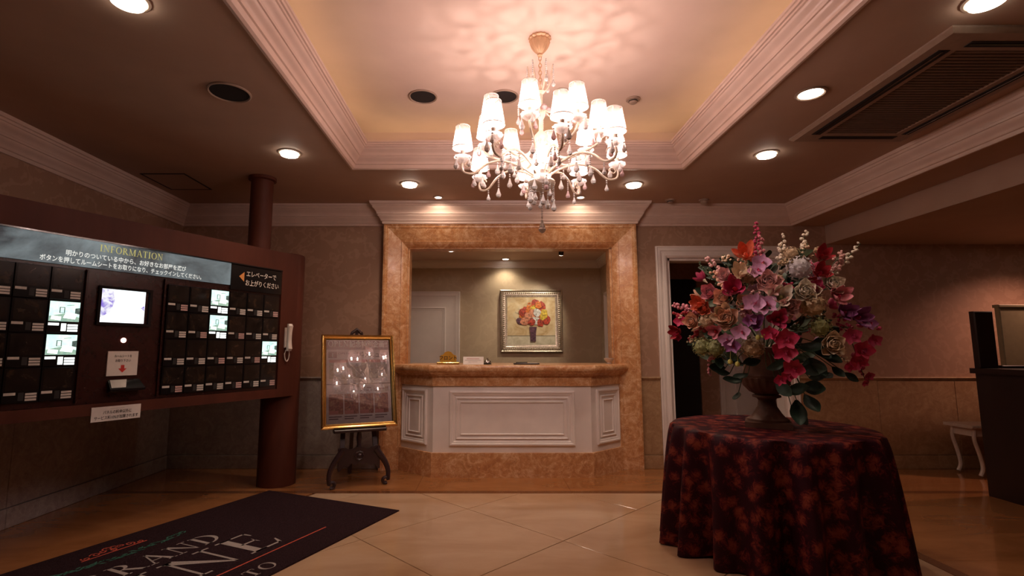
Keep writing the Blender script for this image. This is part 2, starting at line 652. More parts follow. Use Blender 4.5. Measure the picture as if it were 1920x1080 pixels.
def serif_letter(ch):
    """roman capital, cap height 1: returns (MB, advance)"""
    mb = MB()
    T, t, s = 0.15, 0.05, 0.045

    def q(*p):
        mb.add([(x, y, 0) for x, y in p], [tuple(range(len(p)))])

    def bar(x0, x1, y0, y1):
        q((x0, y0), (x1, y0), (x1, y1), (x0, y1))

    def stem(x, w=T, ser=0.09):
        bar(x, x + w, 0, 1)
        bar(x - ser, x + w + ser, 0, s)
        bar(x - ser, x + w + ser, 1 - s, 1)

    if ch == 'I':
        stem(0.12)
        return mb, 0.42
    if ch == 'N':
        bar(0.12, 0.12 + t, 0, 1)
        bar(0.0, 0.3, 0, s)
        bar(0.72, 0.72 + t, 0, 1)
        bar(0.60, 0.9, 1 - s, 1)
        q((0.06, 1), (0.26, 1), (0.77, 0), (0.72, 0))
        bar(0.0, 0.24, 1 - s, 1)
        return mb, 0.92
    if ch in 'EF':
        stem(0.1)
        bar(0.1, 0.62, 1 - t, 1)
        q((0.62, 1), (0.57, 1), (0.60, 0.78), (0.63, 0.78))
        bar(0.2, 0.5, 0.49, 0.49 + t)
        q((0.5, 0.38), (0.47, 0.49), (0.47, 0.54), (0.5, 0.65))
        if ch == 'E':
            bar(0.1, 0.64, 0, t)
            q((0.58, 0), (0.65, 0), (0.72, 0.25), (0.69, 0.25))
        return mb, 0.76 if ch == 'E' else 0.70
    if ch == 'T':
        bar(0.30, 0.30 + T, 0, 1)
        bar(0.2, 0.55, 0, s)
        bar(0.03, 0.72, 1 - t, 1)
        q((0.03, 1), (0.08, 1), (0.05, 0.75), (0.02, 0.75))
        q((0.72, 1), (0.67, 1), (0.70, 0.75), (0.73, 0.75))
        return mb, 0.78
    if ch == 'O':
        mb.add(*ring_poly(0.46, 0.5, 0.44, 0.52, 0.30, 0.475))
        return mb, 0.95
    if ch == 'D':
        stem(0.1)
        mb.add(*ring_poly(0.25, 0.5, 0.60, 0.5, 0.44, 0.45, -90, 90))
        return mb, 0.92
    if ch == 'G':
        mb.add(*ring_poly(0.46, 0.5, 0.44, 0.52, 0.30, 0.475, 40, 320))
        bar(0.68, 0.82, 0.08, 0.44)
        bar(0.58, 0.92, 0.42, 0.46)
        return mb, 0.98
    if ch in 'RP':
        stem(0.1)
        mb.add(*ring_poly(0.25, 0.74, 0.36, 0.26, 0.22, 0.215, -90, 90, 18))
        if ch == 'R':
            q((0.30, 0.49), (0.45, 0.50), (0.86, 0.0), (0.68, 0.0))
            bar(0.68, 0.92, 0, s)
        return mb, 0.88 if ch == 'R' else 0.7
    if ch == 'A':
        q((0.40, 1.02), (0.46, 1.02), (0.16, 0), (0.10, 0))
        q((0.36, 1.02), (0.48, 1.02), (0.86, 0), (0.70, 0))
        bar(0.24, 0.66, 0.32, 0.32 + t)
        bar(0.0, 0.26, 0, s)
        bar(0.62, 0.94, 0, s)
        return mb, 0.92
    if ch == 'M':
        bar(0.12, 0.12 + t, 0, 1)
        bar(0.0, 0.30, 0, s)
        bar(0.0, 0.22, 1 - s, 1)
        q((0.08, 1), (0.24, 1), (0.58, 0), (0.50, 0))
        q((0.50, 0), (0.56, 0), (0.92, 1), (0.86, 1))
        bar(0.84, 0.84 + T, 0, 1)
        bar(0.74, 1.09, 0, s)
        bar(0.84, 1.09, 1 - s, 1)
        return mb, 1.12
    return mb, 0.4


def serif_word(s, h, gap=0.06):
    mb, x = MB(), 0.0
    for ch in s:
        l, adv = serif_letter(ch)
        mb.merge(l, Matrix.Translation((x * h, 0, 0)) @ Matrix.Scale(h, 4))
        x += adv + gap
    return mb, (x - gap) * h


FRONT = Matrix(((1, 0, 0, 0), (0, 0, 1, 0), (0, 1, 0, 0), (0, 0, 0, 1)))   # XY print -> XZ plane, facing -Y


def printed(name, mb, m, parent, x, z, y=-0.001, smooth=0):
    """put a flat print on a -Y facing surface with its origin at (x, z)"""
    mb.xform(Matrix.Translation((x, y, z)) @ FRONT)
    # lettering needs no volume but keep one consistent facing
    return obj(name, mb, m, parent, smooth)


# ------------------------------------------------------------------ floor
def clip(poly, a, b):
    """keep the part of poly to the left of the line a->b"""
    out = []
    for i in range(len(poly)):
        p, q = poly[i], poly[(i + 1) % len(poly)]
        sp = (b[0] - a[0]) * (p[1] - a[1]) - (b[1] - a[1]) * (p[0] - a[0])
        sq = (b[0] - a[0]) * (q[1] - a[1]) - (b[1] - a[1]) * (q[0] - a[0])
        if sp >= 0:
            out.append(p)
        if sp * sq < 0:
            t = sp / (sp - sq)
            out.append((p[0] + (q[0] - p[0]) * t, p[1] + (q[1] - p[1]) * t))
    return out


def area(poly):
    return 0.5 * sum(poly[i][0] * poly[(i + 1) % len(poly)][1] - poly[(i + 1) % len(poly)][0] * poly[i][1] for i in range(len(poly)))


def shrink(poly, g):
    n = len(poly)
    out = []
    for i in range(n):
        p0, p, p1 = Vector(poly[i - 1]), Vector(poly[i]), Vector(poly[(i + 1) % n])
        d0, d1 = (p - p0), (p1 - p)
        if d0.length < 1e-5 or d1.length < 1e-5:
            out.append(tuple(p))
            continue
        d0.normalize()
        d1.normalize()
        n0, n1 = Vector((-d0.y, d0.x)), Vector((-d1.y, d1.x))
        s = n0 + n1
        out.append(tuple(p + s * (2 * g / max(0.3, s.dot(s)))))
    return out


floor = struct('floor', MB().box(-3.5, 7.6, -2.6, 7.4, -0.12, -0.012), 'joint')
REGION = [(2.6, -2.5), (2.6, 4.66), (-1.5, 4.66), (-4.6, -2.5)]
REG = [(max(-3.4, x), y) for x, y in REGION]
side = 0.945
ang = R(44.2)
vv = Vector((math.cos(ang), math.sin(ang))) * side
uu = Vector((math.sin(ang), -math.cos(ang))) * side
org = Vector((0.5, 3.54))
for i in range(-9, 10):
    for j in range(-9, 10):
        p = org + uu * i + vv * j
        poly = [tuple(p), tuple(p + uu), tuple(p + uu + vv), tuple(p + vv)]
        for k in range(4):
            if len(poly) > 2:
                poly = clip(poly, REGION[k], REGION[(k + 1) % 4])
        if len(poly) > 2:
            poly = clip(poly, (-3.4, 5), (-3.4, -3))
        if len(poly) < 3 or abs(area(poly)) < 0.004:
            continue
        if area(poly) < 0:
            poly = poly[::-1]
        obj('floor_tile', MB().prism(shrink(poly, 0.0028), -0.011, 0.0, inset=0.0012), 'cream_tile', floor, 20)
# brown border stones
L0, L1 = Vector((-1.5, 4.66)), Vector((-4.6, -2.5))


def brown(poly):
    if area(poly) < 0:
        poly = poly[::-1]
    obj('border_stone', MB().prism(shrink(poly, 0.0008), -0.011, 0.0, inset=0.0008), 'brown_stone', floor, 20)


for k in range(8):
    x0, x1 = -3.4 + k * 1.38, -3.4 + (k + 1) * 1.38
    brown([(x0, 4.74), (x1, 4.74), (x1, 5.75), (x0, 5.75)])
    if x1 > 1.6:
        brown([(x0, 5.75), (x1, 5.75), (x1, 7.0), (x0, 7.0)])
for k in range(5):
    y1 = 4.66 - k * 1.44
    y0 = max(-2.5, y1 - 1.44)
    for (a, b_) in ((2.68, 4.3), (4.3, 5.9), (5.9, 7.5)):
        brown([(a, y0), (b_, y0), (b_, y1), (a, y1)])
    ta, tb = (4.66 - y1) / 7.16, (4.66 - y0) / 7.16
    xa, xb = L0.x + (L1.x - L0.x) * ta - 0.03, L0.x + (L1.x - L0.x) * tb - 0.03
    poly = clip([(-3.4, y0), (max(-3.39, xb), y0), (max(-3.39, xa), y1), (-3.4, y1)], (-3.4, 5), (-3.4, -3))
    if len(poly) > 2 and abs(area(poly)) > 0.01:
        brown(poly)
obj('border_strip', MB().box(-3.4, 7.5, 4.662, 4.738, -0.011, 0.0), 'dark_strip', floor)
obj('border_strip', MB().box(2.602, 2.678, -2.5, 4.66, -0.011, 0.0), 'dark_strip', floor)
obj('office_floor', MB().box(-1.7, 1.62, 5.75, 7.3, -0.011, 0.0), 'brown_stone', floor)

# ------------------------------------------------------------------ walls
wb = MB()
OX0, OX1, OZ = -0.88, 1.37, 2.38       # reception opening
DX0, DX1, DZ = 1.99, 3.22, 2.25        # doorway
for (a, b_, z0, z1) in ((-3.55, OX0, 0, 3.3), (OX0, OX1, OZ, 3.3), (OX1, DX0, 0, 3.3), (DX0, DX1, DZ, 3.3), (DX1, 7.6, 0, 3.3)):
    wb.box(a, b_, YW, YW + 0.15, z0, z1)
wall_back = struct('wall_back', wb, 'wallpaper')
wall_left = struct('wall_left', MB().box(XL - 0.15, XL, -2.6, YW, 0, 3.3), 'wallpaper')
wall_right = struct('wall_right', MB().box(7.5, 7.65, -2.6, YW, 0, 3.3), 'wallpaper')
wall_front = struct('wall_front', MB().box(-3.55, 7.65, -2.75, -2.6, 0, 3.3), 'wallpaper')

WZ = 0.955


def wainscot(parent, frame_pts, m, base=0.14, slab=0.92):
    """marble slabs along a straight wall: frame_pts = start, end (XY), left normal faces the room"""
    a, b_ = Vector(frame_pts[0]), Vector(frame_pts[1])
    Lw = (b_ - a).length
    d = (b_ - a) / Lw
    n_ = max(1, round(Lw / slab))
    # local: x along wall, -y into the room
    M = Matrix(((d.x, -(-d.y), 0, a.x), (d.y, -d.x, 0, a.y), (0, 0, 1, 0), (0, 0, 0, 1)))
    for k in range(n_):
        x0, x1 = k * Lw / n_ + 0.001, (k + 1) * Lw / n_ - 0.001
        obj('stone_slab', MB().cbox(x0, x1, -0.018, 0.0, base + 0.002, WZ - 0.035, 0.003).xform(M), m, parent)
        obj('base_slab', MB().cbox(x0, x1, -0.026, 0.0, 0.001, base - 0.002, 0.003).xform(M), m, parent)
    cap = [(0.0, WZ - 0.034), (0.02, WZ - 0.034), (0.03, WZ - 0.022), (0.034, WZ - 0.01), (0.03, WZ), (0.0, WZ)]
    mb = MB().sweep([(a.x, a.y), (b_.x, b_.y)], cap)
    obj('cap_rail', mb, m, parent)


wainscot(wall_back, [(-1.15, YW), (-3.4, YW)], 'grey_marble')
wainscot(wall_back, [(1.86, YW), (1.635, YW)], 'wall_marble')
wainscot(wall_back, [(7.5, YW), (3.36, YW)], 'wall_marble')
wainscot(wall_left, [(XL, YW - 0.03), (XL, -2.6)], 'grey_marble')

# lower right bay: dropped soffit, beam and low ceiling
bay = MB()
bay.box(3.4, 3.77, -2.6, YW, 2.62, 3.3)
bay.box(3.77, 7.5, -2.6, YW, 2.41, 3.3)
ceiling_bay = struct('ceiling_bay', bay, 'plaster')

# main ceiling with the tray opening
TX0, TX1, TY0, TY1 = -1.186, 1.728, 1.72, 4.365
ce = MB()
HX0, HX1, HY0, HY1 = TX0 - 0.12, TX1 + 0.12, TY0 - 0.12, TY1 + 0.12
for (a, b_, c_, d_) in ((XL, TX0, -2.6, YW), (TX1, XR, -2.6, YW), (TX0, TX1, -2.6, TY0), (TX0, TX1, TY1, YW)):
    ce.box(a, b_, c_, d_, CEIL, CEIL + 0.03)
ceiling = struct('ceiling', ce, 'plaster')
tr = MB()
tr.box(HX0, HX1, HY0, HY1, TRAYZ, TRAYZ + 0.05)
tr.box(HX0 - 0.03, HX0, HY0, HY1, CEIL + 0.03, TRAYZ)
tr.box(HX1, HX1 + 0.03, HY0, HY1, CEIL + 0.03, TRAYZ)
tr.box(HX0, HX1, HY0 - 0.03, HY0, CEIL + 0.03, TRAYZ)
tr.box(HX0, HX1, HY1, HY1 + 0.03, CEIL + 0.03, TRAYZ)
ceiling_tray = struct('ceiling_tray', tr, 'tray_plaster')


def cyma(p, q, n=6, bulge=1.0):
    """S-curve between two profile points"""
    out = []
    for k in range(n + 1):
        t = k / n
        e = t * t * (3 - 2 * t)
        out.append((p[0] + (q[0] - p[0]) * (t * (1 - bulge) + e * bulge), p[1] + (q[1] - p[1]) * t))
    return out


# tray moulding: leans inwards as it rises, with a light trough behind
tp = [(-0.022, CEIL), (-0.022, CEIL - 0.010), (-0.004, CEIL - 0.014), (0.012, CEIL - 0.006), (0.019, CEIL + 0.008), (0.022, CEIL + 0.022), (0.032, CEIL + 0.026)]
tp += cyma((0.034, CEIL + 0.034), (0.072, CEIL + 0.082))
tp += [(0.080, CEIL + 0.084), (0.083, CEIL + 0.092)]
tp += cyma((0.085, CEIL + 0.094), (0.124, CEIL + 0.142))
tp += [(0.133, CEIL + 0.145), (0.136, CEIL + 0.155), (0.146, CEIL + 0.158), (0.149, CEIL + 0.172), (0.157, CEIL + 0.176), (0.157, CEIL + 0.192),
       (0.140, CEIL + 0.192), (0.03, CEIL + 0.05), (0.001, CEIL + 0.032), (0.001, CEIL)]
TP = [(TX0, TY0), (TX1, TY0), (TX1, TY1), (TX0, TY1)]
trim_1 = struct('trim_1', MB().sweep(TP, tp, closed=True), 'moulding', 25)

# room crown moulding
cp = [(0.0, CEIL - 0.225), (0.014, CEIL - 0.225), (0.018, CEIL - 0.212), (0.018, CEIL - 0.200), (0.028, CEIL - 0.196)]
cp += cyma((0.030, CEIL - 0.192), (0.062, CEIL - 0.130))
cp += [(0.070, CEIL - 0.128), (0.072, CEIL - 0.112)]
cp += cyma((0.074, CEIL - 0.110), (0.112, CEIL - 0.050))
cp += [(0.120, CEIL - 0.046), (0.124, CEIL - 0.030), (0.134, CEIL - 0.026), (0.138, CEIL - 0.001), (0.0, CEIL - 0.001)]
FX0, FX1, FYF = -1.135, 1.628, 5.49
CPATH = [(XL, -2.6), (XR, -2.6), (XR, YW), (FX1, YW), (FX1, FYF), (FX0, FYF), (FX0, YW), (XL, YW)]
trim_2 = struct('trim_2', MB().sweep(CPATH, cp, closed=True), 'moulding', 25)

# doorway casing on the back wall
fr3 = lambda a, b_, h: (a, YW - h, b_)
dc = [(0.0, 0.0), (0.0, 0.03), (-0.012, 0.034), (-0.02, 0.03), (-0.05, 0.03), (-0.056, 0.022), (-0.075, 0.022), (-0.08, 0.028), (-0.105, 0.03), (-0.118, 0.024), (-0.13, 0.012), (-0.13, 0.0)]
dpath = [(1.86, 0.0), (1.86, 2.385), (3.35, 2.385), (3.35, 0.0)]
door_casing = struct('trim_3', MB().sweep(dpath, dc, frame=fr3), 'white_paint', 25)
obj('jamb', MB().box(DX0 - 0.002, DX0 + 0.025, YW, YW + 0.16, 0, DZ), 'white_paint', door_casing)
obj('jamb', MB().box(DX1 - 0.025, DX1 + 0.002, YW, YW + 0.16, 0, DZ), 'white_paint', door_casing)
obj('head_jamb', MB().box(DX0, DX1, YW, YW + 0.16, DZ - 0.025, DZ + 0.002), 'white_paint', door_casing)

# corridor behind the doorway
wc = MB()
wc.box(1.66, 2.40, 6.9, 7.0, 0, 2.6)
wc.box(2.40, 2.84, 6.9, 7.0, 2.2, 2.6)
wc.box(2.84, 5.0, 6.9, 7.0, 0, 2.6)
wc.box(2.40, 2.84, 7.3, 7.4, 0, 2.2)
wc.box(5.0, 5.1, 5.75, 7.0, 0, 2.6)
wall_corridor = struct('wall_corridor', wc, 'wallpaper')
ceiling_corridor = struct('ceiling_corridor', MB().box(1.66, 5.1, 5.75, 7.4, 2.6, 2.7), 'plaster')
obj('opening_darkness', MB().box(2.40, 2.84, 6.93, 6.97, 0, 2.2), 'black_matte', wall_corridor)  # black sheet standing in for the darkness inside the open recess


def panelled_door(name, x0, x1, y, z1, m='white_paint'):
    """closed door with casing and two raised panel mouldings on a wall whose face is at y"""
    o = struct(name, MB().cbox(x0 + 0.09, x1 - 0.09, y - 0.012, y, 0, z1 - 0.09, 0.004), m)
    f_ = lambda a, b_, h: (a, y - h, b_)
    pr = [(0.0, 0.0), (0.0, 0.03), (-0.014, 0.034), (-0.02, 0.027), (-0.06, 0.026), (-0.07, 0.018), (-0.095, 0.016), (-0.095, 0.0)]
    obj('door_frame', MB().sweep([(x0, 0), (x0, z1), (x1, z1), (x1, 0)], pr, frame=f_), m, o, 25)
    pp = [(0.0, 0.012), (0.004, 0.026), (0.018, 0.028), (0.026, 0.018), (0.045, 0.016), (0.05, 0.012)]
    w0, w1 = x0 + 0.20, x1 - 0.20
    for (a, b_) in ((0.16, 0.82), (0.96, z1 - 0.22)):
        obj('door_panel', MB().sweep([(w0, a), (w1, a), (w1, b_), (w0, b_)], pp, closed=True, frame=f_), m, o, 25)
    k = MB().lathe([(0.0, 0.05), (0.022, 0.046), (0.028, 0.03), (0.018, 0.016), (0.01, 0.012), (0.022, 0.0)], 12)
    k.xform(Matrix.Translation((x1 - 0.15, y - 0.012, 0.95)) @ Matrix.Rotation(R(90), 4, 'X'))
    obj('door_knob', k, 'old_gold', o)
    return o


panelled_door('door_1', 3.08, 4.16, 6.9, 2.1)
panelled_door('door_2', -1.58, -0.385, 7.2, 2.06)

# office behind the counter
wo = MB()
wo.box(-1.75, 1.75, 7.2, 7.3, 0, 2.6)
wo.box(-1.75, -1.65, 5.75, 7.2, 0, 2.6)
wo.box(1.60, 1.70, 5.75, 7.2, 0, 2.6)
wall_office = struct('wall_office', wo, 'office_paper')
ceiling_office = struct('ceiling_office', MB().box(-1.75, 1.75, 5.75, 7.3, 2.5, 2.6), 'tray_plaster')
OC = 2.5
op = [(0.0, OC - 0.105), (0.012, OC - 0.105), (0.014, OC - 0.09)] + cyma((0.02, OC - 0.085), (0.06, OC - 0.03)) + [(0.07, OC - 0.028), (0.075, OC - 0.001), (0.0, OC - 0.001)]
trim_4 = struct('trim_4', MB().sweep([(-1.65, 5.76), (1.60, 5.76), (1.60, 7.2), (-1.65, 7.2)], op, closed=True), 'white_paint', 25)

# ------------------------------------------------------------------ marble surround of the reception opening
surround = thing('marble_surround', 'tall mottled orange marble frame around the reception opening', 'surround', (0.246, YW, 0))
mp_ = [(0.0, 0.0), (0.0, 0.108), (-0.022, 0.112), (-0.028, 0.104), (-0.044, 0.102), (-0.050, 0.094), (-0.185, 0.052), (-0.190, 0.058), (-0.212, 0.050), (-0.240, 0.022), (-0.252, 0.0),
       (-0.256, -0.15), (-0.05, -0.15), (-0.03, 0.0)]
mp_ = [p for p in mp_ if p[1] >= 0.0]
sx = 0.246
SZ = 2.622
o_ = lambda a, b_, h: (a - sx, -h, b_)


def surround_piece(name, p0, p1, mit0, mit1):
    """one stone: profile from p0 to p1, ends mitred where asked (dummy neighbours give the mitre)"""
    path = []
    if mit0:
        path.append(mit0)
    path += [p0, p1]
    if mit1:
        path.append(mit1)
    full = MB().sweep(path, mp_, frame=o_)
    m_ = len(mp_)
    i0 = 1 if mit0 else 0
    vs = full.v[i0 * m_:(i0 + 2) * m_]
    fs = [(j, (j + 1) % m_, m_ + (j + 1) % m_, m_ + j) for j in range(m_)] + [tuple(range(m_))[::-1], tuple(range(m_, 2 * m_))]
    mb = MB()
    mb.add(vs, fs)
    return obj(name, mb, 'rose_marble', surround, 30)


surround_piece('stone_jamb', (FX0, 0.0), (FX0, SZ), None, (FX1, SZ))
surround_piece('stone_header', (FX0, SZ), (FX1, SZ), (FX0, 0.0), (FX1, 0.0))
surround_piece('stone_jamb', (FX1, SZ), (FX1, 0.0), (FX0, SZ), None)
obj('stone_reveal', MB().box(OX0 - 0.0 - sx, OX0 + 0.02 - sx, 0.0, 0.16, 0, OZ), 'rose_marble', surround)
obj('stone_reveal', MB().box(OX1 - 0.02 - sx, OX1 - sx, 0.0, 0.16, 0, OZ), 'rose_marble', surround)
obj('stone_reveal', MB().box(OX0 - sx, OX1 - sx, 0.0, 0.16, OZ - 0.02, OZ), 'rose_marble', surround)

# ------------------------------------------------------------------ reception counter
counter = thing('reception_counter', 'white panelled reception counter with angled sides and marble top', 'counter', (0.246, 5.5, 0))
CX = 0.246
cf = [(-0.97, 5.575), (-0.555, 5.20), (1.047, 5.20), (1.462, 5.575)]      # outline at the plinth, back-left round to back-right


def off(path, g):
    """offset an open path to the right side (towards the room) by -g"""
    mb = MB().sweep(path, [(g, 0), (g, 1), (g + 0.001, 0)], close_prof=False)
    return [(mb.v[i * 3][0], mb.v[i * 3][1]) for i in range(len(path))]


rel = lambda pts: [(x - CX, y - 5.5) for x, y in pts]
body_l = off(cf, 0.028)
back = [(1.36, 5.78), (-0.87, 5.78)]
obj('counter_body', MB().prism(rel(body_l + back), 0.0, 0.99), 'white_paint', counter)
for k in range(3):
    a, b_ = cf[k], cf[k + 1]
    ai, bi = body_l[k], body_l[k + 1]
    obj('plinth_slab', MB().prism(rel([a, b_, bi, ai]), 0.0, 0.235, inset=0.004), 'rose_marble', counter)
fo = off(cf, 0.012)
for k in range(3):
    obj('frieze_slab', MB().prism(rel([fo[k], fo[k + 1], body_l[k + 1], body_l[k]]), 0.885, 0.985), 'rose_marble', counter)
# moulded marble top
tprof = [(0.03, 0.98), (-0.006, 0.982), (-0.010, 0.992), (-0.022, 0.995), (-0.028, 1.006), (-0.040, 1.010), (-0.046, 1.022), (-0.056, 1.030), (-0.064, 1.045), (-0.064, 1.072), (-0.054, 1.090), (-0.040, 1.096), (0.03, 1.096)]
obj('counter_top_edge', MB().sweep(rel(cf), tprof), 'rose_marble', counter, 30)
obj('counter_top', MB().prism(rel(off(cf, 0.028) + [(1.345, 5.57), (1.345, 5.95), (-0.855, 5.95), (-0.855, 5.57)]), 1.05, 1.0955), 'rose_marble', counter)


def wall_panel(parent, a, b_, x0, x1, z0, z1, nest):
    """nested raised mouldings on the vertical face from a to b_ (XY)"""
    a, b_ = Vector(a), Vector(b_)
    d = (b_ - a).normalized()
    nrm = Vector((d.y, -d.x))
    fr_ = lambda u, v, h: (a.x + d.x * u + nrm.x * h, a.y + d.y * u + nrm.y * h, v)
    p1 = [(0.0, 0.0), (0.0, 0.016), (0.010, 0.022), (0.022, 0.020), (0.028, 0.012), (0.040, 0.010), (0.046, 0.004), (0.05, 0.0)]
    obj('panel_moulding', MB().sweep([(x0, z0), (x1, z0), (x1, z1), (x0, z1)], p1, closed=True, frame=fr_), 'white_paint', parent, 25)
    for (g, w) in nest:
        p2 = [(0.0, 0.0), (0.004, 0.010), (w * 0.5, 0.012), (w, 0.006), (w, 0.0)]
        obj('panel_moulding', MB().sweep([(x0 + g, z0 + g), (x1 - g, z0 + g), (x1 - g, z1 - g), (x0 + g, z1 - g)], p2, closed=True, frame=fr_), 'white_paint', parent, 25)


bl = rel(body_l)
Lf = (Vector(bl[2]) - Vector(bl[1])).length
wall_panel(counter, bl[1], bl[2], 0.165, Lf - 0.165, 0.30, 0.835, [(0.062, 0.018), (0.105, 0.012)])
Ls = (Vector(bl[1]) - Vector(bl[0])).length
wall_panel(counter, bl[0], bl[1], 0.07, Ls - 0.09, 0.30, 0.845, [(0.064, 0.016), (0.105, 0.012)])
wall_panel(counter, bl[2], bl[3], 0.09, Ls - 0.07, 0.30, 0.845, [(0.064, 0.016), (0.105, 0.012)])

# things on the counter
CT = 1.0965
plq = thing('desk_sign', 'gold scalloped sign reading front in Japanese on the counter', 'sign', (-0.405, 5.33, CT))
pl = MB()
prof = [(-0.085, 0.02), (-0.085, 0.075), (-0.078, 0.092), (-0.06, 0.096), (-0.045, 0.108), (-0.03, 0.126), (0.0, 0.134), (0.03, 0.126), (0.045, 0.108), (0.06, 0.096), (0.078, 0.092), (0.085, 0.075), (0.085, 0.02)]
n_ = len(prof)
pl.add([(x, -0.008, z) for x, z in prof] + [(x, 0.008, z) for x, z in prof], [tuple(range(n_)), tuple(range(n_, 2 * n_))[::-1]] + [(i, (i + 1) % n_, n_ + (i + 1) % n_, n_ + i) for i in range(n_)])
obj('plaque', pl, 'plaque_gold', plq)
obj('stand', MB().cbox(-0.115, 0.115, -0.035, 0.035, 0.0, 0.022, 0.006), 'gold', plq)
printed('lettering', text_mb('フロント', 0.048, 0.0008, 'CENTER'), 'ink', plq, 0, 0.048, -0.0095)

card = thing('counter_card', 'white folded notice card beside the gold desk sign', 'card', (-0.145, 5.33, CT))
cd = MB()
cd.add([(-0.105, -0.03, 0), (0.105, -0.03, 0), (0.105, 0.0, 0.078), (-0.105, 0.0, 0.078), (0.105, 0.03, 0), (-0.105, 0.03, 0),
        (-0.105, -0.028, 0), (0.105, -0.028, 0), (0.105, 0.0, 0.075), (-0.105, 0.0, 0.075), (0.105, 0.028, 0), (-0.105, 0.028, 0)],
       [(0, 1, 2, 3), (3, 2, 4, 5), (6, 9, 8, 7), (9, 11, 10, 8), (0, 6, 7, 1), (5, 4, 10, 11), (0, 3, 9, 6), (3, 5, 11, 9), (1, 7, 8, 2), (2, 8, 10, 4)])
obj('folded_paper', cd, 'paper', card, 0)
for k, (a, b_) in enumerate(((-0.07, 0.06), (-0.085, 0.08), (-0.05, 0.04))):
    zz = 0.055 - k * 0.016
    yy = -0.03 + 0.03 * zz / 0.078 - 0.001
    obj('print_line', MB().box(a, b_, yy - 0.0004, yy, zz, zz + 0.004), 'plate_red' if k == 0 else 'plate_white', card)

bell = thing('service_bell', 'small chrome service bell next to the white counter card', 'bell', (0.0, 5.33, CT))
obj('base', MB().lathe([(0.042, 0.0), (0.042, 0.008), (0.036, 0.012), (0.0, 0.012)], 20), 'black_gloss', bell)
obj('dome', MB().lathe([(0.038, 0.014), (0.036, 0.026), (0.028, 0.040), (0.014, 0.048), (0.0, 0.05)], 20), 'steel', bell)
obj('plunger', MB().lathe([(0.004, 0.048), (0.004, 0.058), (0.009, 0.060), (0.009, 0.064), (0.0, 0.066)], 12), 'steel', bell)

ptray = thing('pen_tray', 'flat dark tray with a pen lying on the counter below the painting', 'tray', (0.40, 5.33, CT))
obj('tray_body', MB().cbox(-0.13, 0.13, -0.07, 0.07, 0.0, 0.012, 0.004), 'dark_wood', ptray)
obj('sheet', MB().box(-0.10, 0.115, -0.06, 0.06, 0.012, 0.0135), 'paper', ptray)
pen = thing('ball_pen', 'slim dark pen resting on the paper in the counter tray', 'pen', (0.36, 5.30, CT + 0.0185), R(12))
obj('barrel', MB().tube([(-0.07, 0, 0), (0.05, 0, 0)], 0.005, 8), 'black_gloss', pen)
obj('tip', MB().tube([(0.05, 0, 0), (0.068, 0, -0.001)], [0.005, 0.0012], 8), 'gold', pen)

bowl = thing('small_bowl', 'small white footed bowl at the corner of the counter by the marble jamb', 'bowl', (1.285, 5.47, CT))
obj('dish', MB().lathe([(0.024, 0.0), (0.026, 0.006), (0.018, 0.014), (0.035, 0.028), (0.050, 0.05), (0.053, 0.062), (0.049, 0.062), (0.045, 0.05), (0.03, 0.032), (0.0, 0.026)], 24), 'white_furniture', bowl)

# painting on the office wall
pic = thing('framed_painting', 'square flower painting in an ornate silver frame on the office wall', 'painting', (0.615, 7.2, 1.645))
pf = [(0.0, 0.002), (0.0, 0.045), (0.012, 0.05), (0.024, 0.042), (0.034, 0.030), (0.060, 0.034), (0.078, 0.030), (0.086, 0.022), (0.1, 0.018), (0.1, 0.002)]
HW = 0.437
obj('frame', MB().sweep([(-HW, -HW), (HW, -HW), (HW, HW), (-HW, HW)], pf, closed=True, frame=lambda a, b_, h: (a, -h, b_)), 'silver_leaf', pic, 25)
bead = MB().lathe([(0.0, 0.0), (0.010, 0.003), (0.013, 0.010), (0.008, 0.018), (0.0, 0.021)], 8)
beads = MB()
for k in range(28):
    u = -HW + 0.055 + k * (2 * HW - 0.11) / 27
    for (a, b_) in ((u, HW - 0.05), (u, -HW + 0.05), (HW - 0.05, u), (-HW + 0.05, u)):
        beads.merge(bead, Matrix.Translation((a, -0.033, b_)) @ Matrix.Rotation(R(90), 4, 'X'))
bo = obj('frame_beading', beads, 'silver_leaf', pic)
bo['kind'] = 'stuff'
IW = HW - 0.098
ramp_mat('canvas', [(0.3, (0.56, 0.36, 0.16)), (0.5, (0.74, 0.58, 0.34)), (0.7, (0.84, 0.70, 0.48))], 7.0, 5, 0.6, 0.8, 0.0)
ramp_mat('canvas_cloth', [(0.3, (0.58, 0.52, 0.36)), (0.7, (0.84, 0.78, 0.62))], 12.0, 5, 0.6, 0.8, 0.0)
obj('canvas', MB().box(-IW, IW, -0.012, -0.002, -IW, IW), 'canvas', pic)
obj('painted_table', MB().box(-IW, IW, -0.0135, -0.012, -IW, -IW + 0.13), 'canvas_cloth', pic)
obj('painted_table_edge', MB().box(-IW, IW, -0.0145, -0.0135, -IW + 0.128, -IW + 0.134), 'ink', pic)
paint_cols = {'paint_red': (0.42, 0.05, 0.025), 'paint_orange': (0.62, 0.17, 0.03), 'paint_yellow': (0.80, 0.46, 0.05), 'paint_coral': (0.62, 0.24, 0.14), 'paint_white': (0.75, 0.70, 0.60), 'paint_plum': (0.12, 0.05, 0.08)}
for k_, c_ in paint_cols.items():
    mat(k_, c_, 0.5, var=0.65, scale=38, bump=0.4)
rp = random.Random(3)


def blob(cx, cz, r_, y, n=11):
    mb = MB()
    vs = [(cx, y, cz)]
    for k in range(n):
        a = 2 * PI * k / n
        rr = r_ * rp.uniform(0.75, 1.15)
        vs.append((cx + rr * math.cos(a), y + 0.002, cz + rr * math.sin(a)))
    mb.add(vs, [(0, i + 1, (i + 1) % n + 1) for i in range(n)])
    return mb


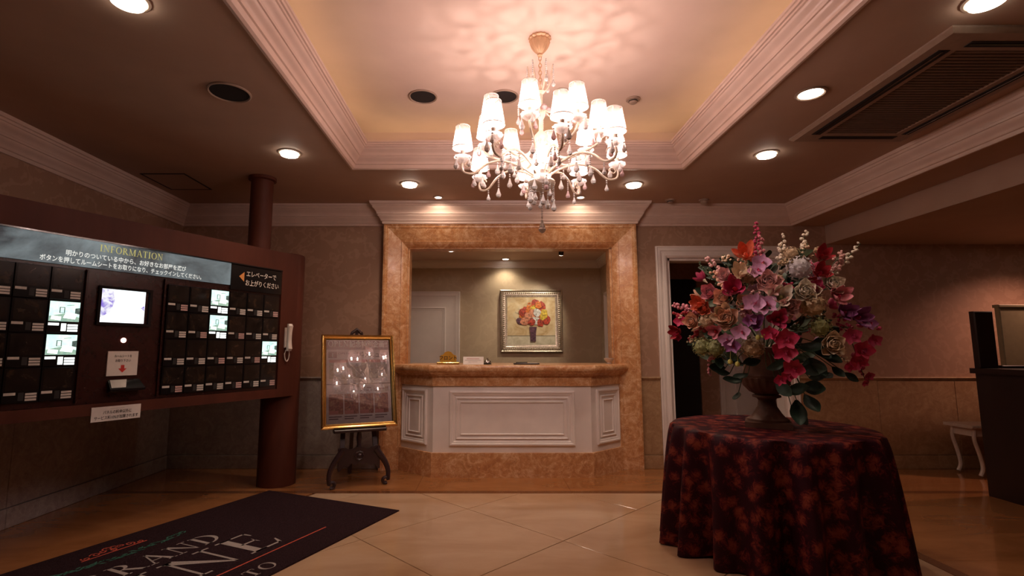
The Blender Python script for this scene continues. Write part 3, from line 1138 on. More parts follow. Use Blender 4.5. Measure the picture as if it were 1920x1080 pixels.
blobs = [(-0.09, 0.10, 'paint_red'), (0.0, 0.15, 'paint_orange'), (0.06, 0.20, 'paint_red'), (0.15, 0.16, 'paint_red'), (-0.02, 0.09, 'paint_orange'), (0.05, 0.12, 'paint_yellow'),
         (0.11, 0.09, 'paint_red'), (0.18, 0.07, 'paint_yellow'), (0.03, 0.05, 'paint_coral'), (0.10, 0.02, 'paint_orange'), (0.18, 0.0, 'paint_orange'), (-0.12, 0.02, 'paint_orange'),
         (-0.16, -0.05, 'paint_plum'), (-0.06, 0.0, 'paint_coral'), (0.0, -0.02, 'paint_coral'), (0.06, -0.04, 'paint_white'), (0.13, -0.07, 'paint_red'), (0.2, -0.04, 'paint_red'), (-0.1, -0.06, 'paint_coral'),
         (0.0, -0.07, 'paint_red'), (0.17, 0.02, 'paint_yellow'), (-0.13, 0.07, 'paint_red'), (0.1, 0.17, 'paint_orange'), (0.08, 0.07, 'paint_white')]
for i, (a, b_, m_) in enumerate(blobs):
    obj('painted_bloom', blob(a, b_ + 0.05, rp.uniform(0.05, 0.068), -0.0150 - 0.0006 * i), m_, pic, 0)
pv = MB()
pv.add([(-0.03, -0.030, -0.08), (0.075, -0.030, -0.08), (0.062, -0.030, -0.18), (0.06, -0.030, -0.285), (-0.015, -0.030, -0.285), (-0.018, -0.030, -0.18)], [(0, 1, 2, 3, 4, 5)])
obj('painted_vase', pv, 'paint_plum', pic, 0)
pc = MB()
for (a, b_, r_) in ((-0.19, 0.12, 0.035), (-0.21, 0.06, 0.04), (-0.03, 0.23, 0.03), (-0.15, 0.17, 0.028)):
    v_, f_ = ring_poly(a, b_ + 0.02, r_, r_, r_ * 0.86, r_ * 0.86, 0, 360, 16)
    pc.add([(x, -0.0155, y) for x, y, _ in v_], f_)
obj('painted_stems', pc, 'canvas_cloth', pic, 0)

# mirror on the side wall of the office
mir = thing('wall_mirror', 'tall white framed mirror seen edge on beside the marble jamb', 'mirror', (1.60, 6.55, 1.55), R(-90))
obj('frame', MB().sweep([(-0.26, -0.45), (0.26, -0.45), (0.26, 0.45), (-0.26, 0.45)], [(0, 0), (0, 0.05), (0.03, 0.055), (0.06, 0.03), (0.08, 0.0)], closed=True, frame=lambda a, b_, h: (a, -h, b_)), 'white_paint', mir, 25)
mat('mirror', (0.9, 0.9, 0.9), 0.02, 1.0, var=0.01)
obj('mirror_plate', MB().box(-0.2, 0.2, -0.012, -0.004, -0.39, 0.39), 'mirror', mir)

# ------------------------------------------------------------------ ceiling fittings
WARM = (1.0, 0.75, 0.56)


def downlight(x, y, z, label, r_=0.075, drop=0.02, power=DOWN_W, group='recessed ceiling downlights', spot=120, col=WARM, blend=0.8):
    t = thing('ceiling_downlight', label, 'downlight', (x, y, z), 0, group)
    obj('trim_ring', MB().lathe([(r_, -0.001), (r_ + 0.014, -0.001), (r_ + 0.016, -0.006), (r_ + 0.004, -0.010), (r_ - 0.004, -0.006), (r_ - 0.006, -0.001)], 28), 'ring_white', t)
    obj('lens', MB().lathe([(r_ - 0.008, -0.002), (r_ - 0.008, -0.006 - drop), (r_ - 0.02, -0.010 - drop), (0.0, -0.011 - drop)], 28), 'downlight_glow', t)
    lamp('downlight_lamp', 'SPOT', (0, 0, -0.03 - drop), power, col, r_ * 0.6, t, spot, blend)
    return t


downlight(-1.61, 4.005, CEIL, 'glowing downlight beside the dark pole top', power=22.0)
downlight(-0.752, 4.788, CEIL, 'glowing downlight between the pole and the small spot over the surround', power=36.0)
downlight(1.415, 4.804, CEIL, 'glowing downlight just beyond the chandelier, by the surround cornice', power=36.0)
downlight(2.282, 4.028, CEIL, 'glowing downlight nearest the far edge of the air conditioner')
downlight(2.022, 3.035, CEIL, 'flush oval downlight beside the long slot of the air conditioner', drop=0.0, power=12.0)
downlight(-1.64, 2.163, CEIL, 'downlight cut by the top of the picture above the black speaker', power=DOWN_W * 0.6)
downlight(2.278, 2.163, CEIL, 'downlight cut by the top of the picture beside the air conditioner', power=DOWN_W * 0.6)
downlight(-0.517, 5.235, CEIL, 'small bright spot over the cornice, on the pole side', 0.04, 0.0, 5.0, 'small spots over the marble surround', 172, WARM, 0.25)
downlight(0.98, 5.235, CEIL, 'small bright spot over the cornice, behind the chandelier', 0.04, 0.0, 5.0, 'small spots over the marble surround', 172, WARM, 0.25)
NEUT = (1.0, 0.84, 0.62)
downlight(-0.465, 6.42, OC, 'small round downlight inside the office near the marble jamb', 0.05, 0.0, 12.0, 'office ceiling lights', 130, NEUT)
downlight(0.252, 7.02, OC, 'small bright downlight close to the office wall over the painting', 0.05, 0.0, 12.0, 'office ceiling lights', 130, NEUT)
downlight(5.75, 4.85, 2.41, 'downlight in the low ceiling beyond the dark desk', 0.06, 0.0, 70.0, 'recessed ceiling downlights', 140, (1.0, 0.52, 0.38))

spl = thing('ceiling_spotlight', 'short black cylinder spotlight on the office ceiling', 'spotlight', (0.924, 6.325, OC))
obj('mount', MB().lathe([(0.04, -0.001), (0.04, -0.012), (0.012, -0.014), (0.012, -0.03), (0.0, -0.03)], 18), 'ring_white', spl)
hd = MB().lathe([(0.032, 0.0), (0.034, 0.05), (0.030, 0.09), (0.0, 0.092)], 18)
hd.xform(Matrix.Translation((0, 0.01, -0.075)) @ Matrix.Rotation(R(25), 4, 'X'))
obj('head', hd, 'black_gloss', spl)
ln = MB().lathe([(0.026, -0.001), (0.026, -0.003), (0.0, -0.004)], 16)
ln.xform(Matrix.Translation((0, 0.01, -0.075)) @ Matrix.Rotation(R(25), 4, 'X'))
obj('lens', ln, 'downlight_glow', spl)
lamp('spotlight_lamp', 'SPOT', (0.92, 6.35, OC - 0.10), 34.0, NEUT, 0.03, None, 62, 0.7, (0.55, 7.2, 1.6))


def speaker(x, y, z, label, r_=0.115):
    t = thing('ceiling_speaker', label, 'speaker', (x, y, z), 0, 'round ceiling speakers')
    obj('rim', MB().lathe([(r_ + 0.012, -0.001), (r_ + 0.011, -0.009), (r_ + 0.004, -0.012), (r_ - 0.002, -0.006), (r_ - 0.002, -0.001)], 36), 'ring_white', t)
    obj('grille', MB().lathe([(r_ - 0.002, -0.001), (r_ - 0.002, -0.005), (0.0, -0.007)], 36), 'speaker_cloth', t)


speaker(-1.606, 3.02, CEIL, 'round black speaker in the main ceiling near the raised tray')
speaker(-0.506, 3.807, TRAYZ, 'round black speaker in the raised tray, clear of the chandelier', 0.10)
speaker(0.13, 3.807, TRAYZ, 'round black speaker in the raised tray, partly behind the chandelier', 0.10)


def detector(x, y, z, label, r_=0.055):
    t = thing('smoke_detector', label, 'detector', (x, y, z), 0, 'ceiling detectors')
    obj('base', MB().lathe([(r_, -0.001), (r_, -0.010), (r_ * 0.9, -0.014), (0.0, -0.014)], 24), 'ring_white', t)
    obj('sensor_cap', MB().lathe([(r_ * 0.62, -0.014), (r_ * 0.6, -0.030), (r_ * 0.45, -0.038), (0.0, -0.040)], 24), 'ring_white', t)
    obj('vent_slot', MB().lathe([(r_ * 0.63, -0.018), (r_ * 0.63, -0.026)], 24), 'black_matte', t)


detector(1.153, 3.85, TRAYZ, 'small white detector on the raised tray ceiling')
detector(0.66, 3.82, TRAYZ, 'small detector behind the top lamps of the chandelier', 0.045)
detector(1.953, 5.33, CEIL, 'flat round detector on the ceiling beside the surround cornice', 0.05)
dome = thing('dome_camera', 'small dome camera on the ceiling above the flower arrangement', 'camera', (2.316, 5.33, CEIL))
obj('base', MB().lathe([(0.05, -0.001), (0.05, -0.012), (0.042, -0.016), (0.0, -0.016)], 24), 'ring_white', dome)
obj('dome_cover', MB().lathe([(0.038, -0.016), (0.037, -0.030), (0.028, -0.046), (0.012, -0.054), (0.0, -0.055)], 24), 'ring_white', dome)

hatch = thing('ceiling_hatch', 'square access hatch outlined in the ceiling by the wall cornice', 'hatch', (-2.96, 4.735, CEIL))
obj('hatch_frame', MB().sweep([(-0.205, -0.235), (0.205, -0.235), (0.205, 0.235), (-0.205, 0.235)], [(0, -0.001), (0, -0.005), (0.016, -0.005), (0.016, -0.001)], closed=True), 'black_matte', hatch)
obj('hatch_door', MB().box(-0.187, 0.187, -0.217, 0.217, -0.004, -0.001), 'plaster', hatch)

ac = thing('air_conditioner', 'four way cassette air conditioner in the ceiling beside the cornice', 'air conditioner', (2.72, 3.045, CEIL))
AW, AL = 0.425, 0.69
obj('panel', MB().sweep([(-AW, -AL), (AW, -AL), (AW, AL), (-AW, AL)], [(0, -0.001), (0, -0.012), (0.02, -0.030), (0.05, -0.034), (0.165, -0.034), (0.17, -0.028), (0.17, -0.001)], closed=True), 'ac_white', ac, 30)
for (x0, x1, y0, y1) in ((-AW + 0.068, -AW + 0.130, -AL + 0.16, AL - 0.16), (AW - 0.125, AW - 0.075, -AL + 0.16, AL - 0.16), (-AW + 0.17, AW - 0.13, -AL + 0.08, -AL + 0.13), (-AW + 0.17, AW - 0.13, AL - 0.13, AL - 0.08)):
    lv = obj('air_slot', MB().box(x0, x1, y0, y1, -0.0365, -0.030), 'black_matte', ac)
    if x1 - x0 < y1 - y0:
        obj('louvre', MB().box((x0 + x1) / 2 - 0.006, (x0 + x1) / 2 + 0.006, y0 + 0.01, y1 - 0.01, -0.039, -0.0365), 'black_gloss', lv)
    else:
        obj('louvre', MB().box(x0 + 0.01, x1 - 0.01, (y0 + y1) / 2 - 0.006, (y0 + y1) / 2 + 0.006, -0.039, -0.0365), 'black_gloss', lv)
gr = obj('intake_grille', MB().box(-AW + 0.165, AW - 0.165, -AL + 0.165, AL - 0.165, -0.026, -0.004), 'ac_grille', ac)
sl = MB()
ns = 34
for k in range(ns):
    yy = -AL + 0.18 + k * (2 * AL - 0.36) / (ns - 1)
    sl.box(-AW + 0.175, AW - 0.175, yy - 0.004, yy + 0.004, -0.032, -0.026)
so = obj('grille_slats', sl, 'ac_grille', gr)
so['kind'] = 'stuff'

# cove tubes in the trough behind the tray moulding
cv = (('y', HX0 + 0.05), ('y', HX1 - 0.05), ('x', HY0 + 0.05), ('x', HY1 - 0.05))
for i, (ax, c0) in enumerate(cv):
    lab = ('cove tube hidden behind the tray moulding on the pole side', 'cove tube hidden behind the tray moulding on the air conditioner side', 'cove tube hidden behind the near tray moulding', 'cove tube hidden behind the far tray moulding')[i]
    t = thing('cove_light', lab, 'light', (0.27, 3.04, CEIL + 0.03), 0, 'cove lights')
    if ax == 'y':
        a, b_ = (c0 - 0.27, -1.2, 0.05), (c0 - 0.27, 1.2, 0.05)
    else:
        a, b_ = (-1.35, c0 - 3.04, 0.05), (1.35, c0 - 3.04, 0.05)
    obj('tube', MB().tube([a, b_], 0.013, 8), 'cove_glow', t)
    va, vb = Vector(a), Vector(b_)
    for s_ in (0.04, 0.5, 0.96):
        p = va.lerp(vb, s_)
        obj('bracket', MB().box(p.x - 0.012, p.x + 0.012, p.y - 0.012, p.y + 0.012, 0.0, 0.04), 'ring_white', t)
# ------------------------------------------------------------------ room selection panel (kiosk)
KD = Vector((0.4615, 0.8871))
KC = Vector((-1.98, 4.98))
KO = KC + Vector((0.8871, -0.4615)) * 0.19
kiosk = thing('room_selection_panel', 'large brown wood room selection panel with lit banner and photo cells', 'kiosk', (KO.x, KO.y, 0), math.atan2(KD.y, KD.x))
KL = -2.72
obj('column', MB().lathe([(0.172, 0.0), (0.172, 2.15), (0.166, 2.165), (0.0, 2.168)], 40, (0, 0.19, 0)), 'kiosk_wood', kiosk)
obj('column', MB().lathe([(0.15, 0.0), (0.15, 0.85)], 32, (KL + 0.2, 0.2, 0)), 'kiosk_wood', kiosk)
fp = MB()      # frame of the case: top, bottom, right stile, back
fp.box(KL, -0.02, 0.0, 0.30, 1.975, 2.15)
fp.box(KL, -0.02, 0.0, 0.30, 0.82, 0.895)
fp.box(-0.205, -0.02, 0.0, 0.30, 0.895, 1.975)
fp.box(KL, -0.205, 0.03, 0.30, 0.895, 1.975)
obj('case', fp, 'kiosk_wood', kiosk)
obj('face_panel', MB().box(KL, -0.207, 0.012, 0.03, 0.897, 1.973), 'maroon_panel', kiosk)
# steel lip above the banner
obj('banner_lip', MB().box(KL, -0.21, -0.012, 0.012, 1.966, 1.976), 'black_gloss', kiosk)
ban = obj('banner_lightbox', MB().box(KL, -0.735, -0.004, 0.014, 1.785, 1.965), 'banner_print', kiosk)
w, wl = serif_word('INFORMATION', 0.046, 0.08)
w.xform(Matrix.Scale(0.413 / wl, 4, (1, 0, 0)))
printed('lettering', w, 'banner_gold', ban, -1.709, 1.903, -0.0055)


def fit_text(s, x0, x1, z, size, m, parent, y=-0.0055, bold=0.0006, name='lettering'):
    t = text_mb(s, size, bold)
    lo = min(v[0] for v in t.v)
    hi = max(v[0] for v in t.v)
    k = (x1 - x0) / (hi - lo)
    t.v = [((v[0] - lo) * k, v[1], 0) for v in t.v]
    return printed(name, t, m, parent, x0, z, y)


fit_text('明かりのついている中から、お好きなお部屋を選び', -1.896, -1.117, 1.848, 0.040, 'banner_white', ban)
fit_text('ボタンを押してルームシートをお取りになり、チェックインしてください。', -2.028, -0.99, 1.800, 0.040, 'banner_white', ban)
els = obj('elevator_sign', MB().box(-0.728, -0.212, -0.002, 0.014, 1.75, 1.960), 'black_gloss', kiosk)
ar = MB()
ar.add([(-0.655, -0.0035, 1.868), (-0.605, -0.0035, 1.91), (-0.605, -0.0035, 1.826)], [(0, 1, 2)])
obj('arrow', ar, 'sign_orange', els, 0)
fit_text('エレベーターで', -0.585, -0.275, 1.878, 0.056, 'sign_white', els, -0.0035)
fit_text('お上がりください', -0.59, -0.245, 1.80, 0.056, 'sign_white', els, -0.0035)

# photo cells
CELL = {}


def make_cell_meshes(w, h):
    key = (round(w, 3), round(h, 3))
    if key in CELL:
        return CELL[key]
    d = {}
    d['cell'] = MB().cbox(0.002, w - 0.002, -0.004, 0.012, 0.002, h - 0.002, 0.002).mesh('photo_cell')
    d['cell'].materials.append(MATS['black_gloss'])
    d['dim'] = MB().box(w * 0.07, w * 0.93, -0.0055, -0.004, h * 0.36, h * 0.95).mesh('room_photo')
    d['dim'].materials.append(MATS['dim_photo'])
    lit = MB()
    a, b_, c_, e = w * 0.05, w * 0.95, h * 0.36, h * 0.96
    lit.box(a, b_, -0.0055, -0.004, c_, e, 0)
    fx = lambda u: a + (b_ - a) * u
    fz = lambda v: c_ + (e - c_) * v

    def pq(pts, mi, y):
        lit.add([(fx(u), y, fz(v)) for u, v in pts], [tuple(range(len(pts)))], mi)
    pq([(0, 0), (1, 0), (1, 0.22), (0.55, 0.42), (0, 0.25)], 1, -0.006)              # carpet
    pq([(0.45, 0.18), (0.86, 0.12), (0.92, 0.40), (0.55, 0.48)], 3, -0.0064)         # bed
    pq([(0.32, 0.42), (0.5, 0.42), (0.5, 0.72), (0.32, 0.72)], 2, -0.0064)           # doorway or mirror
    pq([(0.35, 0.44), (0.47, 0.44), (0.47, 0.69), (0.35, 0.69)], 0, -0.0067)
    pq([(0.84, 0.42), (1.0, 0.38), (1.0, 0.72), (0.84, 0.68)], 2, -0.0064)           # television
    pq([(0.05, 0.10), (0.38, 0.04), (0.4, 0.24), (0.08, 0.28)], 3, -0.0064)          # low table
    pq([(0.55, 0.80), (0.8, 0.84), (0.8, 0.87), (0.55, 0.83)], 1, -0.0064)
    d['lit'] = lit.mesh('lit_room_photo', 0)
    for m_ in ('lit_pale', 'lit_mid', 'lit_dark', 'lit_white'):
        d['lit'].materials.append(MATS[m_])
    for nm, m_ in (('', 'plate_white'), ('_lit', 'lit_white')):
        d['name' + nm] = MB().box(w * 0.05, w * 0.36, -0.0055, -0.004, h * 0.235, h * 0.31).mesh('name_plate')
        d['name' + nm].materials.append(MATS[m_])
        p = MB()
        for k in range(3):
            p.box(w * 0.62, w * 0.93, -0.0055, -0.004, h * (0.06 + 0.08 * k), h * (0.12 + 0.08 * k))
        d['price' + nm] = p.mesh('price_plate')
        d['price' + nm].materials.append(MATS[m_])
    p = MB()
    for k in range(3):
        p.box(w * 0.62, w * 0.93, -0.0055, -0.004, h * (0.06 + 0.08 * k), h * (0.12 + 0.08 * k))
    d['price_red'] = p.mesh('price_plate')
    d['price_red'].materials.append(MATS['plate_pink'])
    p = MB().box(w * 0.43, w * 0.58, -0.0055, -0.004, h * 0.07, h * 0.30)
    d['button'] = p.mesh('select_button')
    d['button'].materials.append(MATS['black_matte'])
    d['button_lit'] = p.mesh('select_button')
    d['button_lit'].materials.append(MATS['lit_white'])
    CELL[key] = d
    return d


def cell(x, z, w, h, lit, red):
    d = make_cell_meshes(w, h)
    c = obj('photo_cell', d['cell'], None, kiosk, loc=(x, 0.0, z))
    s_ = '_lit' if lit else ''
    if lit:
        c['label'] = 'lit photo cell showing a bright pale room'
    obj('room_photo', d['lit' if lit else 'dim'], None, c)
    obj('name_plate', d['name' + s_], None, c)
    obj('price_plate', d['price_lit' if lit else ('price_red' if red else 'price')], None, c)
    obj('select_button', d['button' + s_], None, c)


cw, ch = 1.013 / 6, 0.815 / 4
litR = {(0, 2), (1, 2), (2, 5)}
for r_ in range(4):
    for c_ in range(6):
        cell(-1.24 + c_ * cw, 1.735 - (r_ + 1) * ch, cw, ch, (r_, c_) in litR, (r_ * 7 + c_ * 3) % 5 < 2)
cw2, ch2 = 0.178, 0.833 / 4
litL = {(1, 0), (2, 0)}
for r_ in range(4):
    for c_ in range(5):
        cell(-1.782 - (c_ + 1) * cw2, 1.766 - (r_ + 1) * ch2, cw2, ch2, (r_, c_) in litL, False)
# centre column between the two grids
for x in (-1.765, -1.262):
    obj('stile_trim', MB().cbox(x - 0.006, x + 0.006, -0.006, 0.014, 0.91, 1.77, 0.003), 'maroon_panel', kiosk)
mon = obj('monitor', MB().sweep([(-1.69, 1.41), (-1.345, 1.41), (-1.345, 1.675), (-1.69, 1.675)], [(0, 0.02), (0, -0.006), (0.018, -0.004), (0.02, 0.02)], closed=True, frame=lambda a, b_, h: (a, h, b_)), 'black_gloss', kiosk)
obj('screen', MB().box(-1.672, -1.390, 0.004, 0.010, 1.432, 1.656), 'screen_glow', mon)
sv = MB()
sv.add([(-1.67, 0.0035, 1.46), (-1.61, 0.0035, 1.50), (-1.585, 0.0035, 1.58), (-1.60, 0.0035, 1.655), (-1.67, 0.0035, 1.655)], [(0, 1, 2, 3, 4)])
sv.add([(-1.392, 0.0035, 1.52), (-1.392, 0.0035, 1.56), (-1.42, 0.0035, 1.54)], [(0, 1, 2)])
obj('screen_image', sv, 'screen_violet', mon, 0)
obj('screen_window', MB().box(-1.578, -1.442, 0.002, 0.004, 1.502, 1.60), 'screen_card', mon)
obj('call_button', MB().lathe([(0.0, 0.016), (0.011, 0.014), (0.012, 0.006), (0.017, 0.005), (0.017, 0.0)], 16).xform(Matrix.Translation((-1.509, 0.012, 1.312)) @ Matrix.Rotation(R(90), 4, 'X')), 'button_glow', kiosk)
sg = obj('instruction_card', MB().box(-1.60, -1.408, 0.004, 0.012, 1.071, 1.237), 'paper', kiosk)
fit_text('ルームシートを', -1.560, -1.450, 1.197, 0.020, 'ink', sg, 0.003, 0.0004)
fit_text('お取り下さい', -1.552, -1.455, 1.166, 0.020, 'ink', sg, 0.003, 0.0004)
ra = MB()
ra.add([(-1.515, 0.003, 1.143), (-1.493, 0.003, 1.143), (-1.493, 0.003, 1.120), (-1.477, 0.003, 1.120), (-1.504, 0.003, 1.092), (-1.531, 0.003, 1.120), (-1.515, 0.003, 1.120)], [(0, 1, 2, 3, 4, 5, 6)])
obj('down_arrow', ra, 'ink_red', sg, 0)
dt = MB()      # card dispenser mouth with a sloping scoop
dt.add([(-1.585, 0.012, 1.045), (-1.386, 0.012, 1.045), (-1.375, -0.055, 0.985), (-1.596, -0.055, 0.985), (-1.375, -0.055, 0.972), (-1.596, -0.055, 0.972), (-1.386, 0.012, 0.96), (-1.585, 0.012, 0.96)],
       [(0, 1, 2, 3), (3, 2, 4, 5), (5, 4, 6, 7), (0, 3, 5, 7), (1, 6, 4, 2), (0, 7, 6, 1)])
dsp = obj('card_dispenser', dt, 'black_gloss', kiosk)
rs = MB()
rs.add([(-1.575, 0.006, 1.044), (-1.47, 0.006, 1.046), (-1.50, -0.05, 0.994), (-1.588, -0.05, 0.994)], [(0, 1, 2, 3)])
obj('dispenser_plate', rs, 'steel', dsp, 0)
nt_ = obj('notice_card', MB().box(-1.673, -1.369, -0.006, -0.001, 0.776, 0.871), 'paper', kiosk)
obj('print_line', MB().box(-1.565, -1.475, -0.0070, -0.006, 0.853, 0.858), 'plate_white', nt_)
fit_text('パネルの料金以外に', -1.605, -1.43, 0.823, 0.026, 'ink', nt_, -0.0072, 0.0003)
fit_text('サービス料10%が加算されます', -1.655, -1.385, 0.789, 0.026, 'ink', nt_, -0.0072, 0.0003)

# telephone handset hung on the right stile
kM = Matrix.Translation((KO.x, KO.y, 0)) @ Matrix.Rotation(math.atan2(KD.y, KD.x), 4, 'Z')
ph = thing('wall_telephone', 'cream telephone handset hanging at the end of the room panel', 'telephone', kM @ Vector((-0.122, 0, 1.235)), math.atan2(KD.y, KD.x))
hs = MB()
prof = []
for k in range(13):
    t_ = k / 12
    z = 0.25 * t_
    dep = 0.034 + 0.018 * (abs(2 * t_ - 1) ** 2.5)
    wd = 0.021 + 0.006 * (abs(2 * t_ - 1) ** 2)
    if k in (0, 12):
        dep *= 0.6
        wd *= 0.8
    prof.append((z, dep, wd))
vs, fs = [], []
for z, dep, wd in prof:
    for k in range(12):
        a = 2 * PI * k / 12
        vs.append((wd * math.copysign(abs(math.cos(a)) ** 0.6, math.cos(a)), -0.018 - dep * 0.5 + dep * 0.5 * math.copysign(abs(math.sin(a)) ** 0.7, math.sin(a)), z))
for i in range(len(prof) - 1):
    for k in range(12):
        fs.append((i * 12 + k, i * 12 + (k + 1) % 12, (i + 1) * 12 + (k + 1) % 12, (i + 1) * 12 + k))
fs += [tuple(range(12))[::-1], tuple(range(144, 156))]
hs.add(vs, fs)
obj('handset', hs, 'phone_plastic', ph)
obj('cradle', MB().cbox(-0.03, 0.03, -0.020, -0.001, 0.03, 0.215, 0.006), 'phone_plastic', ph)
cpts = []
for k in range(90):
    t_ = k / 89
    a = PI * (1.0 + t_)
    base = Vector((0.026 * math.cos(a), -0.012, -0.02 + 0.075 * math.sin(a)))
    cpts.append(base + Vector((math.cos(k * 1.6) * 0.004, math.sin(k * 1.6) * 0.004, 0)))
obj('coiled_cord', MB().tube([(-0.02, -0.018, 0.01)] + cpts + [(0.02, -0.014, 0.01)], 0.0035, 5), 'phone_plastic', ph)

pole = thing('ceiling_pole', 'slim brown pole rising from behind the room panel to the ceiling', 'pole', (-2.10, 4.63, 0))
obj('shaft', MB().lathe([(0.098, 2.15), (0.098, CEIL - 0.03)], 32), 'kiosk_wood', pole)
obj('flange', MB().lathe([(0.098, CEIL - 0.035), (0.122, CEIL - 0.028), (0.122, CEIL - 0.001), (0.098, CEIL - 0.001)], 32), 'kiosk_wood', pole)
# ------------------------------------------------------------------ floor mat
MO = Vector((-1.936, 4.726))
ML, MW = Vector((0.41, 0.912)), Vector((0.912, -0.41))
mmat = thing('entrance_mat', 'large black entrance mat with pale lettering and a red and green crest', 'mat', (MO.x, MO.y, 0.0), math.atan2(MW.y, MW.x))
# local x: across (0..1.37), local -y: towards the camera
MLEN = 2.9
obj('pile', MB().prism([(0, 0), (0, -MLEN), (1.37, -MLEN), (1.37, 0)], 0.0005, 0.009, inset=0.004), 'mat_pile', mmat, 0)


def mat_word(s, h, w0, w1, l_start, l_end):
    """capitals running away from the camera: baseline at w1, cap line at w0, from l_start (near) to l_end (far)"""
    wm, ln_ = serif_word(s, 1.0, 0.10)
    kx = (l_start - l_end) / ln_
    out = MB()
    out.add([(w1 - v[1] * (w1 - w0), -l_start + v[0] * kx, 0.0102) for v in wm.v], wm.f)
    return out


for s_, a in (('GRAND', (0.472, 0.652, 1.80, 0.965)), ('INE', (0.705, 1.042, 1.66, 0.825)), ('TO', (1.215, 1.31, 1.335, 1.135))):
    obj('lettering', mat_word(s_, 1, *a), 'mat_letter', mmat, 0)
obj('rule', MB().box(1.113, 1.124, -2.35, -0.539, 0.0095, 0.0103), 'mat_red', mmat, 0)
crest = MB()
rc = random.Random(5)


def scroll(cx, cy, r0, turns, a0, sgn, wd=0.008):
    pts = []
    for k in range(15):
        t_ = k / 14
        a = a0 + sgn * t_ * turns * 2 * PI
        rr = r0 * (1 - 0.8 * t_)
        pts.append((cx + rr * math.cos(a), cy + rr * math.sin(a)))
    vs = []
    for i, p in enumerate(pts):
        q = Vector(pts[min(i + 1, 14)]) - Vector(pts[max(i - 1, 0)])
        n_ = Vector((-q.y, q.x)).normalized() * wd * 0.5
        vs += [(p[0] + n_.x, p[1] + n_.y, 0.0102), (p[0] - n_.x, p[1] - n_.y, 0.0102)]
    crest.add(vs, [(2 * i, 2 * i + 1, 2 * i + 3, 2 * i + 2) for i in range(14)])


for (a, l_, r_, s_) in ((0.20, 1.56, 0.026, 1), (0.185, 1.50, 0.030, -1), (0.17, 1.455, 0.026, 1), (0.15, 1.41, 0.034, -1), (0.15, 1.385, 0.034, 1), (0.17, 1.345, 0.026, -1), (0.185, 1.30, 0.030, 1), (0.205, 1.25, 0.022, -1), (0.195, 1.405, 0.022, 1)):
    scroll(a, -l_, r_, 1.2, rc.uniform(0, 6), s_)
crest.box(0.222, 0.232, -1.598, -1.217, 0.0095, 0.0102)
obj('crown_crest', crest, 'mat_red', mmat, 0)
gar = MB()
for k in range(64):
    t_ = k / 63
    l_ = 1.012 + 0.78 * t_
    wv = 0.30 + 0.045 * math.sin(PI * t_) + rc.uniform(-0.022, 0.022)
    a = rc.uniform(-0.9, 0.9) + PI / 2
    d_ = Vector((math.cos(a), math.sin(a))) * 0.022
    n_ = Vector((-d_.y, d_.x)) * 0.36
    c_ = Vector((wv, -l_))
    gar.add([(*(c_ - d_), 0.0102), (*(c_ + n_), 0.0102), (*(c_ + d_), 0.0102), (*(c_ - n_), 0.0102)], [(0, 1, 2, 3)])
obj('garland_crest', gar, 'mat_green', mmat, 0)

# ------------------------------------------------------------------ easel and framed poster
ez_r = R(24)
easel = thing('display_easel', 'dark carved wooden easel with scrolled feet holding the framed poster', 'easel', (-1.205, 4.93, 0), ez_r)
TILT = R(17)
ep = lambda x, z, y=0.0: Vector((x, y + math.tan(TILT) * (z - 0.5), z))


def cuboid_bar(p, q, w_, d_):
    p, q = Vector(p), Vector(q)
    t_ = (q - p).normalized()
    sx_ = Vector((1, 0, 0))
    sx_ = (sx_ - t_ * sx_.dot(t_)).normalized()
    sy_ = t_.cross(sx_)
    mb = MB()
    vs = []
    for c_ in (p, q):
        for (a, b_) in ((-1, -1), (1, -1), (1, 1), (-1, 1)):
            vs.append(tuple(c_ + sx_ * a * w_ / 2 + sy_ * b_ * d_ / 2))
    mb.add(vs, [(3, 2, 1, 0), (4, 5, 6, 7)] + [(i, (i + 1) % 4, 4 + (i + 1) % 4, 4 + i) for i in range(4)])
    return mb


for s_ in (-1, 1):
    obj('upright', cuboid_bar(ep(s_ * 0.155, 0.28, 0.03), ep(s_ * 0.10, 1.30, 0.03), 0.042, 0.03), 'easel_wood', easel)
    pts, rad = [], []
    for k in range(15):       # scrolled leg
        t_ = k / 14
        x = s_ * (0.175 + 0.065 * math.sin(t_ * PI * 0.9 - 0.35) + 0.05 * t_ * t_)
        z = 0.33 - 0.275 * t_
        pts.append((x, -0.045 - 0.03 * t_, z))
        rad.append(0.030 - 0.010 * t_)
    obj('leg', MB().tube(pts, rad, 8), 'easel_wood', easel)
    obj('scroll_foot', MB().tube([(s_ * (0.243 + 0.026 * math.cos(a)), -0.075, 0.040 + 0.026 * math.sin(a)) for a in [i * 2 * PI / 12 for i in range(11)]], [0.016] * 11, 8), 'easel_wood', easel)
obj('rear_leg', cuboid_bar((0, 0.26, 1.20), (0, 0.46, 0.012), 0.035, 0.025), 'easel_wood', easel)
obj('ledge', MB().cbox(-0.24, 0.24, -0.10, -0.002, 0.492, 0.522, 0.008), 'easel_wood', easel)
obj('centre_post', MB().lathe([(0.022, 0.0), (0.030, 0.03), (0.018, 0.06), (0.026, 0.12), (0.016, 0.20), (0.022, 0.24)], 14, (0, -0.02, 0.31)), 'easel_wood', easel)
ap = MB()       # carved apron with a scalloped lower edge
top, bot = [], []
for k in range(25):
    u = -0.19 + 0.38 * k / 24
    top.append((u, 0.345 + 0.012 * math.cos(u * 40)))
    bot.append((u, 0.205 + 0.055 * (u / 0.19) ** 2 * (-1) + 0.012 * math.cos(u * 90)))
m_ = len(top)
